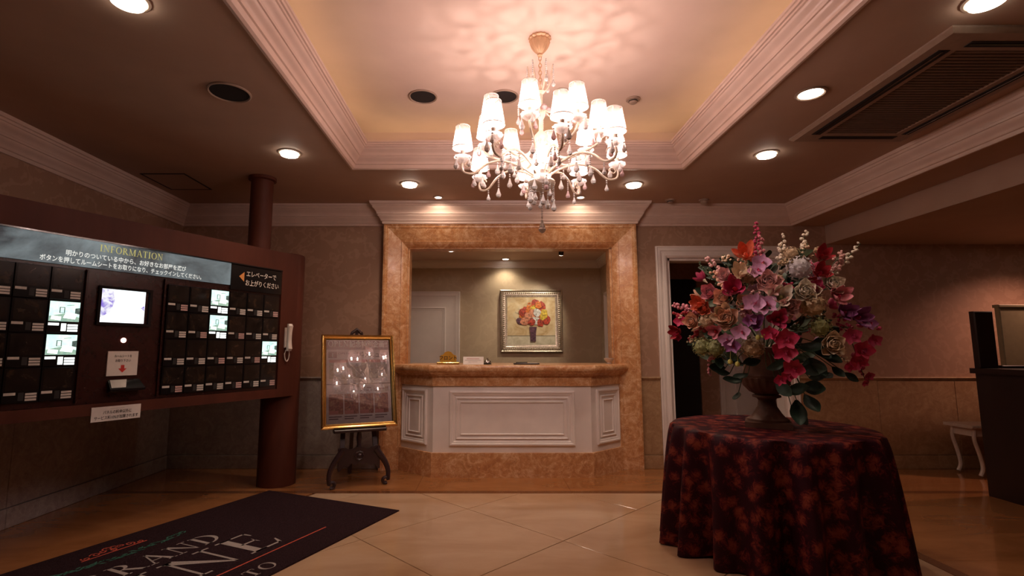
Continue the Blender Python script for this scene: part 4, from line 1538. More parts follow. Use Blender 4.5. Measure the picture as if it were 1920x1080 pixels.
ap.add([(x, -0.055, z) for x, z in top] + [(x, -0.055, z) for x, z in bot] + [(x, -0.025, z) for x, z in top] + [(x, -0.025, z) for x, z in bot],
       [(i, i + 1, m_ + i + 1, m_ + i) for i in range(m_ - 1)] + [(2 * m_ + i, 3 * m_ + i, 3 * m_ + i + 1, 2 * m_ + i + 1) for i in range(m_ - 1)]
       + [(i, 2 * m_ + i, 2 * m_ + i + 1, i + 1) for i in range(m_ - 1)] + [(m_ + i, m_ + i + 1, 3 * m_ + i + 1, 3 * m_ + i) for i in range(m_ - 1)])
obj('apron', ap, 'easel_wood', easel)
obj('rosette', MB().lathe([(0.045, 0.0), (0.045, 0.006), (0.036, 0.012), (0.024, 0.006), (0.012, 0.016), (0.0, 0.018)], 20, flute=8, famp=0.08).xform(Matrix.Translation((0, -0.055, 0.275)) @ Matrix.Rotation(R(90), 4, 'X')), 'easel_wood', easel)
fin = MB().tube([(-0.055, 0, 0), (-0.045, 0, 0.03), (-0.02, 0, 0.045), (0, 0, 0.065), (0.02, 0, 0.045), (0.045, 0, 0.03), (0.055, 0, 0)], [0.014, 0.016, 0.018, 0.016, 0.018, 0.016, 0.014], 8)
fin.tube([(0, 0, -0.05), (0, 0, 0.07)], [0.018, 0.012], 8)
fin.xform(Matrix.Translation(ep(0, 1.385, 0.01)))
obj('finial', fin, 'easel_wood', easel)

eM = Matrix.Translation((-1.205, 4.93, 0)) @ Matrix.Rotation(ez_r, 4, 'Z')
pst = thing('framed_poster', 'gold framed glossy food poster standing on the dark easel', 'poster', eM @ Vector((0, -0.048, 0.523)), ez_r)
pst.rotation_euler = (-TILT, 0, ez_r)
PW, PH = 0.35, 0.90
gp = [(0.0, 0.0), (0.0, 0.03), (0.008, 0.040), (0.018, 0.036), (0.026, 0.028), (0.034, 0.032), (0.042, 0.026), (0.048, 0.010), (0.048, 0.0)]
obj('frame', MB().sweep([(-PW, 0), (PW, 0), (PW, PH), (-PW, PH)], gp, closed=True, frame=lambda a, b_, h: (a, -h, b_)), 'gold', pst, 25)
obj('backing', MB().box(-PW + 0.02, PW - 0.02, 0.0, 0.008, 0.02, PH - 0.02), 'easel_wood', pst)
mat('poster_pink', (0.74, 0.58, 0.57), 0.5, scale=30, var=0.1)
mat('poster_plum', (0.30, 0.10, 0.11), 0.5, scale=60, var=0.3)
mat('poster_dark', (0.12, 0.04, 0.05), 0.5)
ramp_mat('food_pale', [(0.3, (0.34, 0.24, 0.22)), (0.5, (0.52, 0.42, 0.38)), (0.7, (0.34, 0.20, 0.12))], 26.0, 6, 0.5, 0.9)
ramp_mat('food_red', [(0.3, (0.08, 0.015, 0.012)), (0.5, (0.36, 0.07, 0.04)), (0.7, (0.62, 0.36, 0.22))], 30.0, 6, 0.5, 1.0)
obj('sheet', MB().box(-PW + 0.046, PW - 0.046, -0.006, -0.001, 0.046, PH - 0.046), 'poster_pink', pst)
prints_before = set(bpy.data.objects)
SX0, SX1 = -0.285, 0.285
obj('title_band', MB().box(SX0, SX1, -0.0068, -0.006, 0.672, 0.752), 'poster_plum', pst)
t1, tl = serif_word('OPEN', 0.050, 0.06)
t1.xform(Matrix.Scale(0.185 / tl, 4, (1, 0, 0)))
printed('lettering', t1, 'paper', pst, SX0 + 0.012, 0.698, -0.0078)
fit_text('記念特別企画!!', SX0 + 0.205, SX1 - 0.012, 0.698, 0.062, 'paper', pst, -0.0078, 0.001)
fit_text('無料メニュー!!', -0.045, SX1 - 0.012, 0.605, 0.060, 'poster_dark', pst, -0.0078, 0.0012)
obj('number_box', MB().box(SX0 + 0.015, SX0 + 0.09, -0.0068, -0.006, 0.598, 0.652), 'poster_plum', pst)
printed('lettering', text_mb('1', 0.05, 0.001, 'CENTER'), 'paper', pst, SX0 + 0.052, 0.607, -0.0078)
fit_text('OPEN', SX0 + 0.10, SX0 + 0.20, 0.628, 0.026, 'poster_plum', pst, -0.0078, 0.0)
for k in range(3):
    a = SX0 + 0.022 + k * 0.178
    obj('caption_bar', MB().box(a, a + 0.168, -0.0068, -0.006, 0.556, 0.582), 'ink_red' if k == 9 else 'plate_red', pst)
    obj('food_photo', MB().box(a, a + 0.168, -0.0068, -0.006, 0.415, 0.553), 'food_pale', pst)
obj('rule', MB().box(SX0, SX1, -0.0068, -0.006, 0.366, 0.372), 'poster_dark', pst)
fit_text('メニュー!!', SX0 + 0.29, SX1 - 0.02, 0.305, 0.05, 'poster_plum', pst, -0.0078, 0.001)
for k in range(4):
    a = SX0 + 0.018 + k * 0.134
    obj('food_photo', MB().box(a, a + 0.124, -0.0068, -0.006, 0.118, 0.285), 'food_red', pst)
    obj('caption_bar', MB().box(a, a + 0.08, -0.0076, -0.0068, 0.118, 0.148), 'plate_red', pst)
    for j in range(2):
        obj('print_line', MB().box(a, a + 0.11 - 0.03 * j, -0.0068, -0.006, 0.095 - 0.018 * j, 0.103 - 0.018 * j), 'poster_dark', pst)
for o_p in set(bpy.data.objects) - prints_before:        # the print is laid out on a 0.67 x 0.80 sheet
    for v_ in o_p.data.vertices:
        v_.co.x *= 0.30 / 0.285
        v_.co.z *= 0.90 / 0.80
obj('glass_pane', MB().box(-PW + 0.044, PW - 0.044, -0.0125, -0.0105, 0.044, PH - 0.044), 'pane', pst, 0)

# ------------------------------------------------------------------ chandelier
CHX, CHY = 0.333, 3.05
chan = thing('chandelier', 'cream crystal chandelier with pleated shades hanging in the raised ceiling tray', 'chandelier', (CHX, CHY, 0))
obj('canopy', MB().lathe([(0.068, TRAYZ - 0.001), (0.070, TRAYZ - 0.012), (0.060, TRAYZ - 0.020), (0.064, TRAYZ - 0.03), (0.052, TRAYZ - 0.065), (0.030, TRAYZ - 0.095), (0.014, TRAYZ - 0.11), (0.016, TRAYZ - 0.122), (0.0, TRAYZ - 0.13)], 48, flute=16, famp=0.05), 'canopy_gilt', chan)
for k in range(8):
    z = TRAYZ - 0.14 - k * 0.024
    lk = MB()
    lk.tube([(0.009 * math.cos(a), 0, z + 0.016 * math.sin(a)) for a in [i * 2 * PI / 10 for i in range(11)]], 0.0028, 5, caps=False)
    if k % 2:
        lk.xform(Matrix.Rotation(PI / 2, 4, 'Z'))
    obj('chain_link', lk, 'canopy_gilt', chan)
obj('stem', MB().lathe([(0.0, 2.905), (0.012, 2.90), (0.014, 2.87), (0.030, 2.855), (0.014, 2.84), (0.012, 2.78), (0.026, 2.76), (0.034, 2.73), (0.024, 2.69), (0.012, 2.67), (0.014, 2.60), (0.040, 2.57), (0.048, 2.54), (0.034, 2.50), (0.014, 2.47), (0.014, 2.40), (0.030, 2.37), (0.026, 2.33), (0.014, 2.30)], 20), 'chandelier_cream', chan)
obj('bowl', MB().lathe([(0.020, 2.30), (0.070, 2.285), (0.084, 2.268), (0.076, 2.245), (0.046, 2.222), (0.014, 2.21), (0.012, 2.195), (0.0, 2.19)], 28, flute=14, famp=0.03), 'chandelier_cream', chan)


def bez(pts, n=18):
    """Catmull-Rom through points"""
    P = [Vector(p) for p in pts]
    P = [P[0] * 2 - P[1]] + P + [P[-1] * 2 - P[-2]]
    out = []
    for i in range(1, len(P) - 2):
        for k in range(n // (len(P) - 3) + 1):
            t_ = k / (n // (len(P) - 3) + 1)
            a, b_, c_, d_ = P[i - 1], P[i], P[i + 1], P[i + 2]
            out.append(0.5 * ((2 * b_) + (c_ - a) * t_ + (2 * a - 5 * b_ + 4 * c_ - d_) * t_ ** 2 + (3 * b_ - a - 3 * c_ + d_) * t_ ** 3))
    out.append(P[-2])
    return out


shade_m = MB()
NP_ = 48
vs, fs = [], []
for (r_, z) in ((0.062, 0.0), (0.0555, 0.045), (0.049, 0.09), (0.0425, 0.138)):
    for k in range(NP_):
        a = 2 * PI * k / NP_
        rr = r_ * (1 + (0.018 if k % 2 else -0.018))
        vs.append((rr * math.cos(a), rr * math.sin(a), z))
for i in range(3):
    for k in range(NP_):
        fs.append((i * NP_ + k, i * NP_ + (k + 1) % NP_, (i + 1) * NP_ + (k + 1) % NP_, (i + 1) * NP_ + k))
shade_m.add(vs, fs)
SHADE = shade_m.mesh('pleated_shade', 60)
SHADE.materials.append(MATS['shade_fabric'])
BANDS = []
for (r_, z) in ((0.0628, 0.0), (0.0433, 0.136)):
    BAND = MB().lathe([(r_, z), (r_ + 0.0012, z + 0.002), (r_, z + 0.005), (r_ - 0.001, z + 0.002), (r_, z)], 32, caps=False).mesh('shade_binding')
    BAND.materials.append(MATS['candle'])
    BANDS.append(BAND)
ft = MB()  # spokes added in the shade top, twisted to streak light on the tray
for k in range(5):
    a = 2 * PI * k / 5
    d_ = Vector((math.cos(a), math.sin(a), 0))
    e_ = Vector((math.cos(a + 0.5), math.sin(a + 0.5), 0))
    ft.tube([d_ * 0.008 + Vector((0, 0, 0.118)), (d_ + e_) * 0.013 + Vector((0, 0, 0.124)), e_ * 0.042 + Vector((0, 0, 0.134))], [0.003, 0.0042, 0.002], 5)
ft.lathe([(0.010, 0.116), (0.010, 0.120), (0.007, 0.120), (0.007, 0.116)], 10, caps=False)
SPOKES = ft.mesh('streak_spokes')
SPOKES.materials.append(MATS['old_gold'])
CUP = MB().lathe([(0.010, -0.05), (0.018, -0.046), (0.030, -0.036), (0.048, -0.022), (0.052, -0.010), (0.044, -0.014), (0.026, -0.026), (0.012, -0.034), (0.0, -0.034)], 20, flute=10, famp=0.06).mesh('crystal_cup')
CUP.materials.append(MATS['cup_glass'])
CND = MB().lathe([(0.0125, -0.034), (0.0125, 0.028), (0.0, 0.030)], 12).mesh('candle_tube')
CND.materials.append(MATS['candle'])
BLB = MB().lathe([(0.007, 0.030), (0.012, 0.038), (0.013, 0.046), (0.008, 0.058), (0.0, 0.064)], 12).mesh('bulb')
BLB.materials.append(MATS['bulb_glow'])


def faceted_drop(h, r_):
    mb = MB().lathe([(0.0, 0.0), (r_ * 0.25, -h * 0.12), (r_ * 0.55, -h * 0.40), (r_, -h * 0.68), (r_ * 0.75, -h * 0.88), (0.0, -h)], 6)
    return mb


DROPS = []
for (h, r_, m_) in ((0.072, 0.017, 'crystal'), (0.052, 0.014, 'crystal'), (0.060, 0.015, 'pink_crystal')):
    me = faceted_drop(h, r_).mesh('crystal_drop', 0)
    me.materials.append(MATS[m_])
    DROPS.append(me)
BEAD = MB().lathe([(0.0, 0.0055), (0.0045, 0.003), (0.0055, 0.0), (0.0045, -0.003), (0.0, -0.0055)], 6)


def strand(p, n, drop=0, pitch=0.0125):
    """string of beads ending in a drop, hung from p"""
    mb = MB()
    for k in range(n):
        mb.merge(BEAD, Matrix.Translation((0, 0, -0.006 - k * pitch)))
    d = obj('crystal_drop', DROPS[drop], None, chan, loc=(p[0], p[1], p[2] - n * pitch))
    if n:
        me = STR.get(n)
        if me is None:
            me = mb.mesh('bead_strand', 0)
            me.materials.append(MATS['crystal'])
            STR[n] = me
        obj('bead_strand', me, None, d, loc=(0, 0, n * pitch))


STR = {}
PINK = (1.0, 0.79, 0.73)


def chandelier_lamp(ang, r_, zb, n):
    """ang measured from the camera-facing side towards +x; zb = shade base height"""
    x, y = r_ * math.sin(ang), -r_ * math.cos(ang)
    lp = obj('lamp_shade', SHADE, None, chan, loc=(x, y, zb))
    for BAND in BANDS:
        obj('shade_binding', BAND, None, lp)
    obj('bulb', BLB, None, lp, loc=(0, 0, -0.042))
    cu = obj('crystal_cup', CUP, None, chan, loc=(x, y, zb - 0.042))
    obj('candle_tube', CND, None, cu)
    lamp('bulb_lamp', 'POINT', (x, y, zb + 0.034), LAMP_W, PINK, 0.006, chan)
    obj('streak_spokes', SPOKES, None, lp)
    for k in range(3):
        a = ang + 2 * PI * k / 3 + 0.5
        strand((x + 0.046 * math.sin(a), y - 0.046 * math.cos(a), zb - 0.058), 1, (k + n) % 3)


def arm(ang, prof, rad=0.0075):
    pts = bez([(r_ * math.sin(ang), -r_ * math.cos(ang), z) for r_, z in prof], 24)
    obj('arm', MB().tube(pts, rad, 8), 'chandelier_cream', chan)


for k in range(8):
    a = R(7 + 45 * k)
    chandelier_lamp(a, 0.487, 2.462, k)
    arm(a, [(0.03, 2.30), (0.12, 2.36), (0.24, 2.395), (0.34, 2.37), (0.415, 2.310), (0.475, 2.312), (0.492, 2.345), (0.487, 2.374)])
    sc_ = [(0.487 - 0.03 - 0.026 * math.cos(t_) * (1 - t_ / 9), 2.36 + 0.026 * math.sin(t_) * (1 - t_ / 9)) for t_ in [i * 0.55 for i in range(12)]]
    arm(a, sc_, 0.004)
    for (r_, z, n, d_) in ((0.24, 2.388, 3, 0), (0.415, 2.302, 2, 1), (0.33, 2.366, 5 if k % 2 else 2, 2 if k % 3 == 0 else 0)):
        strand((r_ * math.sin(a), -r_ * math.cos(a), z), n, d_)
for k in range(8):
    a = R(29 + 45 * k)
    chandelier_lamp(a, 0.355, 2.60, k)
    arm(a, [(0.04, 2.54), (0.09, 2.44), (0.17, 2.41), (0.26, 2.44), (0.33, 2.47), (0.362, 2.50), (0.355, 2.52)])
    for (r_, z, n, d_) in ((0.17, 2.402, 3, 1), (0.28, 2.44, 2, 0)):
        strand((r_ * math.sin(a), -r_ * math.cos(a), z), n, d_)
# one lamp low on the front of the stem
chandelier_lamp(R(-4), 0.115, 2.325, 1)
arm(R(-4), [(0.05, 2.27), (0.09, 2.262), (0.115, 2.27), (0.115, 2.285)], 0.006)
for k in range(10):
    a = R(36 * k)
    strand((0.074 * math.sin(a), -0.074 * math.cos(a), 2.25), (6, 3, 8, 4, 5)[k % 5], k % 2)
strand((0, 0, 2.19), 12, 0)
obj('crystal_ball', MB().lathe([(0.0, 0.0), (0.014, -0.006), (0.023, -0.022), (0.014, -0.038), (0.0, -0.046)], 8, (0, 0, 1.995)), 'crystal', chan, 0)
# crown of leaf arms at the top of the stem
for k in range(6):
    a = R(60 * k + 20)
    arm(a, [(0.012, 2.86), (0.04, 2.87), (0.065, 2.93), (0.075, 3.0), (0.082, 3.035)], 0.0045)
    strand((0.082 * math.sin(a), -0.082 * math.cos(a), 3.035), 8, 1)
    arm(a + 0.5, [(0.03, 2.73), (0.07, 2.70), (0.10, 2.72), (0.125, 2.76), (0.15, 2.75)], 0.004)
    strand((0.15 * math.sin(a + 0.5), -0.15 * math.cos(a + 0.5), 2.75), 6, 2)
    obj('rose_glass', MB().lathe([(0.0, 0.02), (0.014, 0.012), (0.02, 0.0), (0.012, -0.014), (0.0, -0.018)], 8).xform(Matrix.Translation((0.05 * math.sin(a), -0.05 * math.cos(a), 2.735))), 'pink_crystal', chan)

# ------------------------------------------------------------------ round table, cloth, urn
TCX, TCY, TZ = 1.86, 3.47, 0.745
TR = 0.60
tbl = thing('round_table', 'round wooden table hidden under the dark red cloth', 'table', (TCX, TCY, 0))
obj('table_top', MB().lathe([(TR - 0.08, TZ - 0.035), (TR - 0.06, TZ - 0.03), (TR - 0.06, TZ - 0.012), (TR - 0.07, TZ - 0.004), (0.0, TZ - 0.004)], 48), 'table_wood', tbl)
obj('pedestal', MB().lathe([(0.30, 0.0), (0.28, 0.03), (0.08, 0.06), (0.06, 0.4), (0.10, 0.66), (0.16, TZ - 0.036)], 24), 'table_wood', tbl)
cloth = MB()
NR, NA = 26, 240
vs, fs = [(0, 0, TZ)], []
rcl = random.Random(11)
ph1, ph2, ph3 = 0.6, 2.1, 4.0
for i in range(1, NR + 1):
    for k in range(NA):
        a = 2 * PI * k / NA
        if i <= 6:
            r_ = TR * i / 6.0
            z = TZ
            x, y = r_ * math.cos(a), r_ * math.sin(a)
        else:
            t_ = (i - 6) / (NR - 6)
            fold = math.cos(18 * a + ph1 + 0.8 * math.sin(2 * a)) + 0.45 * math.cos(9 * a + ph2) + 0.25 * math.cos(23 * a + ph3)
            amp = 0.076 * t_ ** 0.65
            edge = min(1.0, (i - 6) / 2.0)
            r_ = TR + 0.014 * edge + 0.03 * t_ + amp * fold
            drop = TZ * t_ ** (1.06)
            z = TZ - drop if i > 7 else TZ - 0.012
            z = max(0.006, z + 0.003 * edge)
            if i == NR:
                z = 0.006 + 0.010 * max(0.0, -fold)
            x, y = r_ * math.cos(a), r_ * math.sin(a)
        vs.append((x, y, z))
for k in range(NA):
    fs.append((0, 1 + k, 1 + (k + 1) % NA))
for i in range(NR - 1):
    for k in range(NA):
        a, b_ = 1 + i * NA + k, 1 + i * NA + (k + 1) % NA
        fs.append((a, a + NA, b_ + NA, b_))
cloth.add(vs, fs)
clo = obj('tablecloth', cloth, 'damask', None, 80)
clo.location = (TCX, TCY, 0.0)
tag(clo, 'dark red damask cloth falling in folds to the floor around the table', 'tablecloth')

UX, UY = 1.858, 3.47
urn = thing('stone_urn', 'brown fluted urn on a stepped foot standing on the red cloth', 'urn', (UX, UY, TZ + 0.001), -math.atan2(1.858, 3.47))
obj('foot', MB().box(-0.135, 0.135, -0.135, 0.135, 0.0, 0.035), 'urn_stone', urn)
obj('pedestal', MB().lathe([(0.125, 0.035), (0.125, 0.05), (0.105, 0.06), (0.085, 0.085), (0.058, 0.13), (0.052, 0.17), (0.060, 0.182), (0.086, 0.19), (0.086, 0.202), (0.06, 0.21)], 32), 'urn_stone', urn)
obj('bowl', MB().lathe([(0.06, 0.205), (0.10, 0.225), (0.135, 0.265), (0.150, 0.315), (0.146, 0.32)], 64, flute=20, famp=0.03), 'urn_stone', urn)
obj('neck', MB().lathe([(0.146, 0.318), (0.150, 0.33), (0.138, 0.34), (0.128, 0.38), (0.126, 0.42), (0.140, 0.47), (0.165, 0.50), (0.170, 0.515), (0.155, 0.52), (0.12, 0.47), (0.11, 0.40), (0.0, 0.39)], 40), 'urn_stone', urn)
# ------------------------------------------------------------------ flower arrangement
rf = random.Random(21)
FCOL = {'petal_cream': (0.80, 0.62, 0.44), 'petal_peach': (0.80, 0.46, 0.32), 'petal_blush': (0.74, 0.42, 0.40), 'petal_pink': (0.66, 0.24, 0.28), 'petal_magenta': (0.46, 0.035, 0.11), 'petal_fuchsia': (0.52, 0.02, 0.09),
        'petal_red': (0.36, 0.02, 0.03), 'petal_coral': (0.72, 0.17, 0.09), 'petal_lavender': (0.62, 0.32, 0.52), 'petal_purple': (0.30, 0.09, 0.26), 'petal_white': (0.82, 0.72, 0.60), 'petal_bluewhite': (0.52, 0.48, 0.50), 'petal_green': (0.26, 0.27, 0.10),
        'petal_beige': (0.48, 0.34, 0.20), 'berry_yellow': (0.55, 0.50, 0.12), 'leaf_dark': (0.012, 0.035, 0.018), 'leaf_mid': (0.035, 0.065, 0.022), 'stem_green': (0.05, 0.08, 0.03)}
for k_, c_ in FCOL.items():
    mat(k_, c_, 0.55, var=0.25, scale=38)

BCX, BCY, BZ = 1.858, 3.47, TZ + 0.50          # heart of the bouquet, at the urn mouth
arr = thing('flower_arrangement', 'big bouquet of pink, cream, magenta and lavender silk flowers in the urn', 'flowers', (BCX, BCY, BZ), -math.atan2(1.858, 3.47))


def petal_mesh(L, W, curl, tipw=0.1, nseg=6, cup=0.25, roundp=1.0):
    """petal along +X from the origin, rising with curl along +Z, with real thickness at its edge rows"""
    vs, fs = [], []
    for i in range(nseg + 1):
        t_ = i / nseg
        w_ = W * (math.sin(PI * min(1.0, (t_ * 0.9 + 0.05)) ** roundp) * (1 - tipw) + tipw * (1 - t_))
        x = L * t_ * math.cos(curl * t_)
        z = L * t_ * math.sin(curl * t_)
        for j in (-1, -0.5, 0, 0.5, 1):
            vs.append((x, j * w_ / 2, z + cup * w_ * (j * j) * 0.5))
    n_ = len(vs)
    vs += [(x, y, z - 0.0012) for x, y, z in vs]
    for i in range(nseg):
        for j in range(4):
            a = i * 5 + j
            fs.append((a, a + 1, a + 6, a + 5))
            fs.append((n_ + a, n_ + a + 5, n_ + a + 6, n_ + a + 1))
        fs.append((i * 5, i * 5 + 5, n_ + i * 5 + 5, n_ + i * 5))
        fs.append((i * 5 + 4, n_ + i * 5 + 4, n_ + i * 5 + 9, i * 5 + 9))
    mb = MB()
    mb.add(vs, fs)
    return mb


PET = {}


def shared(key, fn, m_):
    k = (key, m_)
    if k not in PET:
        me = fn().mesh(key)
        me.materials.append(MATS[m_])
        PET[k] = me
    return PET[k]


def facing(v, roll=0.0):
    """rotation whose local +Z looks along v"""
    return (Vector(v).to_track_quat('Z', 'Y').to_matrix() @ Matrix.Rotation(roll, 3, 'Z')).to_euler()


def node(name, p, v, roll, m_mesh):
    o = bpy.data.objects.new(name, m_mesh)
    COL.objects.link(o)
    o.parent = arr
    o.location = p
    o.rotation_euler = facing(v, roll)
    return o


def lily(p, v, s, m_, centre='petal_cream'):
    roll = rf.uniform(0, 6)
    c = node('lily', p, v, roll, shared('lily_throat', lambda: MB().lathe([(0.002, -0.03), (0.008, -0.01), (0.014, 0.006), (0.006, 0.03), (0.0, 0.036)], 8), centre))
    c.scale = (s, s, s)
    pm = shared('lily_petal', lambda: petal_mesh(0.085, 0.040, 0.55, 0.0, 6, 0.45), m_)
    for k in range(6):
        q = obj('petal', pm, None, c)
        q.rotation_euler = (0, -0.35 - 0.22 * (k % 2), k * PI / 3)
    return c


def orchid(p, v, s, m_, lip='petal_magenta'):
    roll = rf.uniform(-0.5, 0.5)
    c = node('orchid', p, v, roll, shared('orchid_lip', lambda: petal_mesh(0.026, 0.022, 1.3, 0.2, 4, 0.6), lip))
    c.scale = (s, s, s)
    big = shared('orchid_petal', lambda: petal_mesh(0.050, 0.058, 0.25, 0.15, 5, 0.2, 0.8), m_)
    slim = shared('orchid_sepal', lambda: petal_mesh(0.046, 0.030, 0.2, 0.1, 5, 0.2), m_)
    for a, me in ((0.2, big), (PI - 0.2, big), (PI / 2, slim), (-2.2, slim), (-0.95, slim)):
        q = obj('petal', me, None, c)
        q.rotation_euler = (0, -0.18, a)
    return c


def rose_mb():
    mb = MB()
    rr_ = random.Random(4)
    for i in range(24):
        t_ = i / 23
        a = i * 2.4
        L = 0.030 + 0.026 * t_
        pm = petal_mesh(L, 0.030 + 0.026 * t_, 0.3, 0.3, 4, 0.55)
        lift = 1.38 - 1.05 * t_ ** 1.4
        M = Matrix.Rotation(a, 4, 'Z') @ Matrix.Translation((0.002 + 0.008 * t_, 0, -0.012 + 0.014 * (1 - t_))) @ Matrix.Rotation(-lift, 4, 'Y')
        mb.merge(pm, M)
    return mb


def rose(p, v, s, m_):
    c = node('rose', p, v, rf.uniform(0, 6), shared('rose', rose_mb, m_))
    c.scale = (s, s, s)
    return c


def hydrangea_mb():
    mb = MB()
    rr_ = random.Random(9)
    N = 46
    for i in range(N):
        z = 1 - 1.75 * (i + 0.5) / N
        a = i * 2.399963
        r_ = math.sqrt(max(0, 1 - z * z))
        d_ = Vector((r_ * math.cos(a), r_ * math.sin(a), z))
        Mx = Matrix.Translation(d_ * 0.048) @ d_.to_track_quat('Z', 'Y').to_matrix().to_4x4() @ Matrix.Rotation(rr_.uniform(0, 3), 4, 'Z')
        vs = [(0, 0, 0.0015)]
        fs = []
        for k in range(4):
            b_ = k * PI / 2
            o = len(vs)
            vs += [(0.007 * math.cos(b_ - 0.6), 0.007 * math.sin(b_ - 0.6), 0.003), (0.0135 * math.cos(b_), 0.0135 * math.sin(b_), 0.005), (0.007 * math.cos(b_ + 0.6), 0.007 * math.sin(b_ + 0.6), 0.003)]
            fs.append((0, o, o + 1, o + 2))
        f2 = MB()
        f2.add(vs, fs)
        mb.merge(f2, Mx)
    mb.merge(MB().lathe([(0.0, -0.04), (0.03, -0.03), (0.042, 0.0), (0.03, 0.03), (0.0, 0.042)], 12))
    return mb


def hydrangea(p, v, s, m_):
    c = node('hydrangea', p, v, rf.uniform(0, 6), shared('hydrangea', hydrangea_mb, m_))
    c.scale = (s, s, s)
    return c


def spray(p0, p1, n, m_, br=0.010, sag=0.0, name='bud_spray', spread=0.03):
    """stem from p0 to p1 with buds on short stalks along its outer two thirds"""
    p0, p1 = Vector(p0), Vector(p1)
    mb = MB()
    mid = (p0 + p1) / 2 + Vector((0, 0, sag))
    path = bez([p0, mid, p1], 12)
    mb.tube(path, 0.0022, 5, 0)
    bud = MB().lathe([(0.0, -0.010), (0.006, -0.006), (0.0085, 0.0), (0.006, 0.007), (0.0, 0.011)], 7)
    for k in range(n):
        t_ = 0.34 + 0.66 * (k + 0.5) / n
        i = min(len(path) - 2, int(t_ * (len(path) - 1)))
        c_ = Vector(path[i]).lerp(Vector(path[i + 1]), t_ * (len(path) - 1) - i)
        d_ = Vector((rf.uniform(-1, 1), rf.uniform(-1, 1), rf.uniform(-0.6, 1))).normalized() * spread * (1.15 - 0.75 * t_)
        q = c_ + d_
        mb.tube([c_, q], 0.0012, 4, 0)
        sz = br / 0.0085 * (1.2 - 0.5 * t_) * rf.uniform(0.8, 1.15)
        o = len(mb.f)
        mb.merge(bud, Matrix.Translation(q) @ d_.to_track_quat('Z', 'Y').to_matrix().to_4x4() @ Matrix.Scale(sz, 4))
        for j in range(o, len(mb.f)):
            mb.mi[j] = 1
    return obj(name, mb, ['stem_green', m_], arr)


def leaf_mb():
    return petal_mesh(0.13, 0.062, 0.35, 0.0, 7, 0.35)


def leaf(p, v, s, m_, face=(0, -1, 0.3)):
    """leaf growing along v with its upper side turned to face"""
    me = shared('leaf', leaf_mb, m_)
    o = bpy.data.objects.new('leaf', me)
    COL.objects.link(o)
    o.parent = arr
    x = Vector(v).normalized()
    z = Vector(face)
    z = (z - x * z.dot(x)).normalized()
    y = z.cross(x)
    o.matrix_local = Matrix.Translation(p) @ Matrix(((x.x, y.x, z.x), (x.y, y.y, z.y), (x.z, y.z, z.z))).to_4x4() @ Matrix.Scale(s, 4)
    return o


# bouquet layout: (u, v) metres across and above the urn mouth, d = fraction towards the viewer on an egg shape
def spot(gx, gy, depth=1.0):
    """layout grid (312 x 277 units to the metre) -> local position on the front of an egg-shaped bouquet facing the entrance"""
    u = (gx - 1437) / 312.0
    v = (656 - gy) / 277.0
    cz = 0.20
    q = (u / 0.68) ** 2 + ((v - cz) / 0.66) ** 2
    y = -0.40 * math.sqrt(max(0.0, 1 - q)) * depth
    k = (3.93 + y) / 3.93                       # keep the spread even from front to back
    p = Vector((u * k, y, v * k))
    nrm = Vector((u / 0.46, y / 0.16 - 0.9, (v - cz) / 0.44 + 0.2)).normalized()
    return p, nrm


LILIES = [(1415, 478, 1.15, 'petal_coral', 'petal_coral'), (1404, 512, 1.0, 'petal_cream', 'petal_cream'), (1390, 541, 1.15, 'petal_magenta', 'petal_red'), (1474, 560, 1.15, 'petal_white', 'petal_green'), (1368, 590, 1.15, 'petal_cream', 'petal_peach'),
          (1572, 563, 1.0, 'petal_pink', 'petal_magenta'), (1425, 604, 0.9, 'petal_purple', 'petal_pink'), (1466, 600, 1.0, 'petal_magenta', 'petal_red'), (1600, 600, 1.0, 'petal_purple', 'petal_magenta'), (1545, 520, 0.9, 'petal_red', 'petal_magenta'),
          (1318, 566, 0.9, 'petal_coral', 'petal_coral'), (1270, 620, 0.8, 'petal_red', 'petal_red'), (1550, 490, 0.9, 'petal_red', 'petal_red'), (1580, 590, 0.9, 'petal_purple', 'petal_magenta'), (1348, 620, 0.8, 'petal_pink', 'petal_red')]
for (a, b_, s_, m_, c_) in LILIES:
    p, n_ = spot(a, b_)
    lily(p, n_, s_ * 1.25, m_, c_)
ROSES = [(1453, 530, 1.15, 'petal_blush'), (1518, 551, 1.15, 'petal_white'), (1566, 540, 1.0, 'petal_white'), (1365, 557, 1.0, 'petal_peach'), (1372, 597, 1.2, 'petal_peach'), (1557, 645, 1.15, 'petal_cream'), (1340, 545, 0.95, 'petal_pink'),
         (1490, 575, 0.9, 'petal_blush'), (1405, 565, 0.8, 'petal_peach'), (1300, 600, 0.9, 'petal_peach'), (1325, 575, 0.8, 'petal_coral'), (1372, 512, 0.8, 'petal_blush'), (1535, 545, 0.8, 'petal_magenta')]
for (a, b_, s_, m_) in ROSES:
    p, n_ = spot(a, b_, 1.06)
    rose(p, n_, s_ * 1.35, m_)
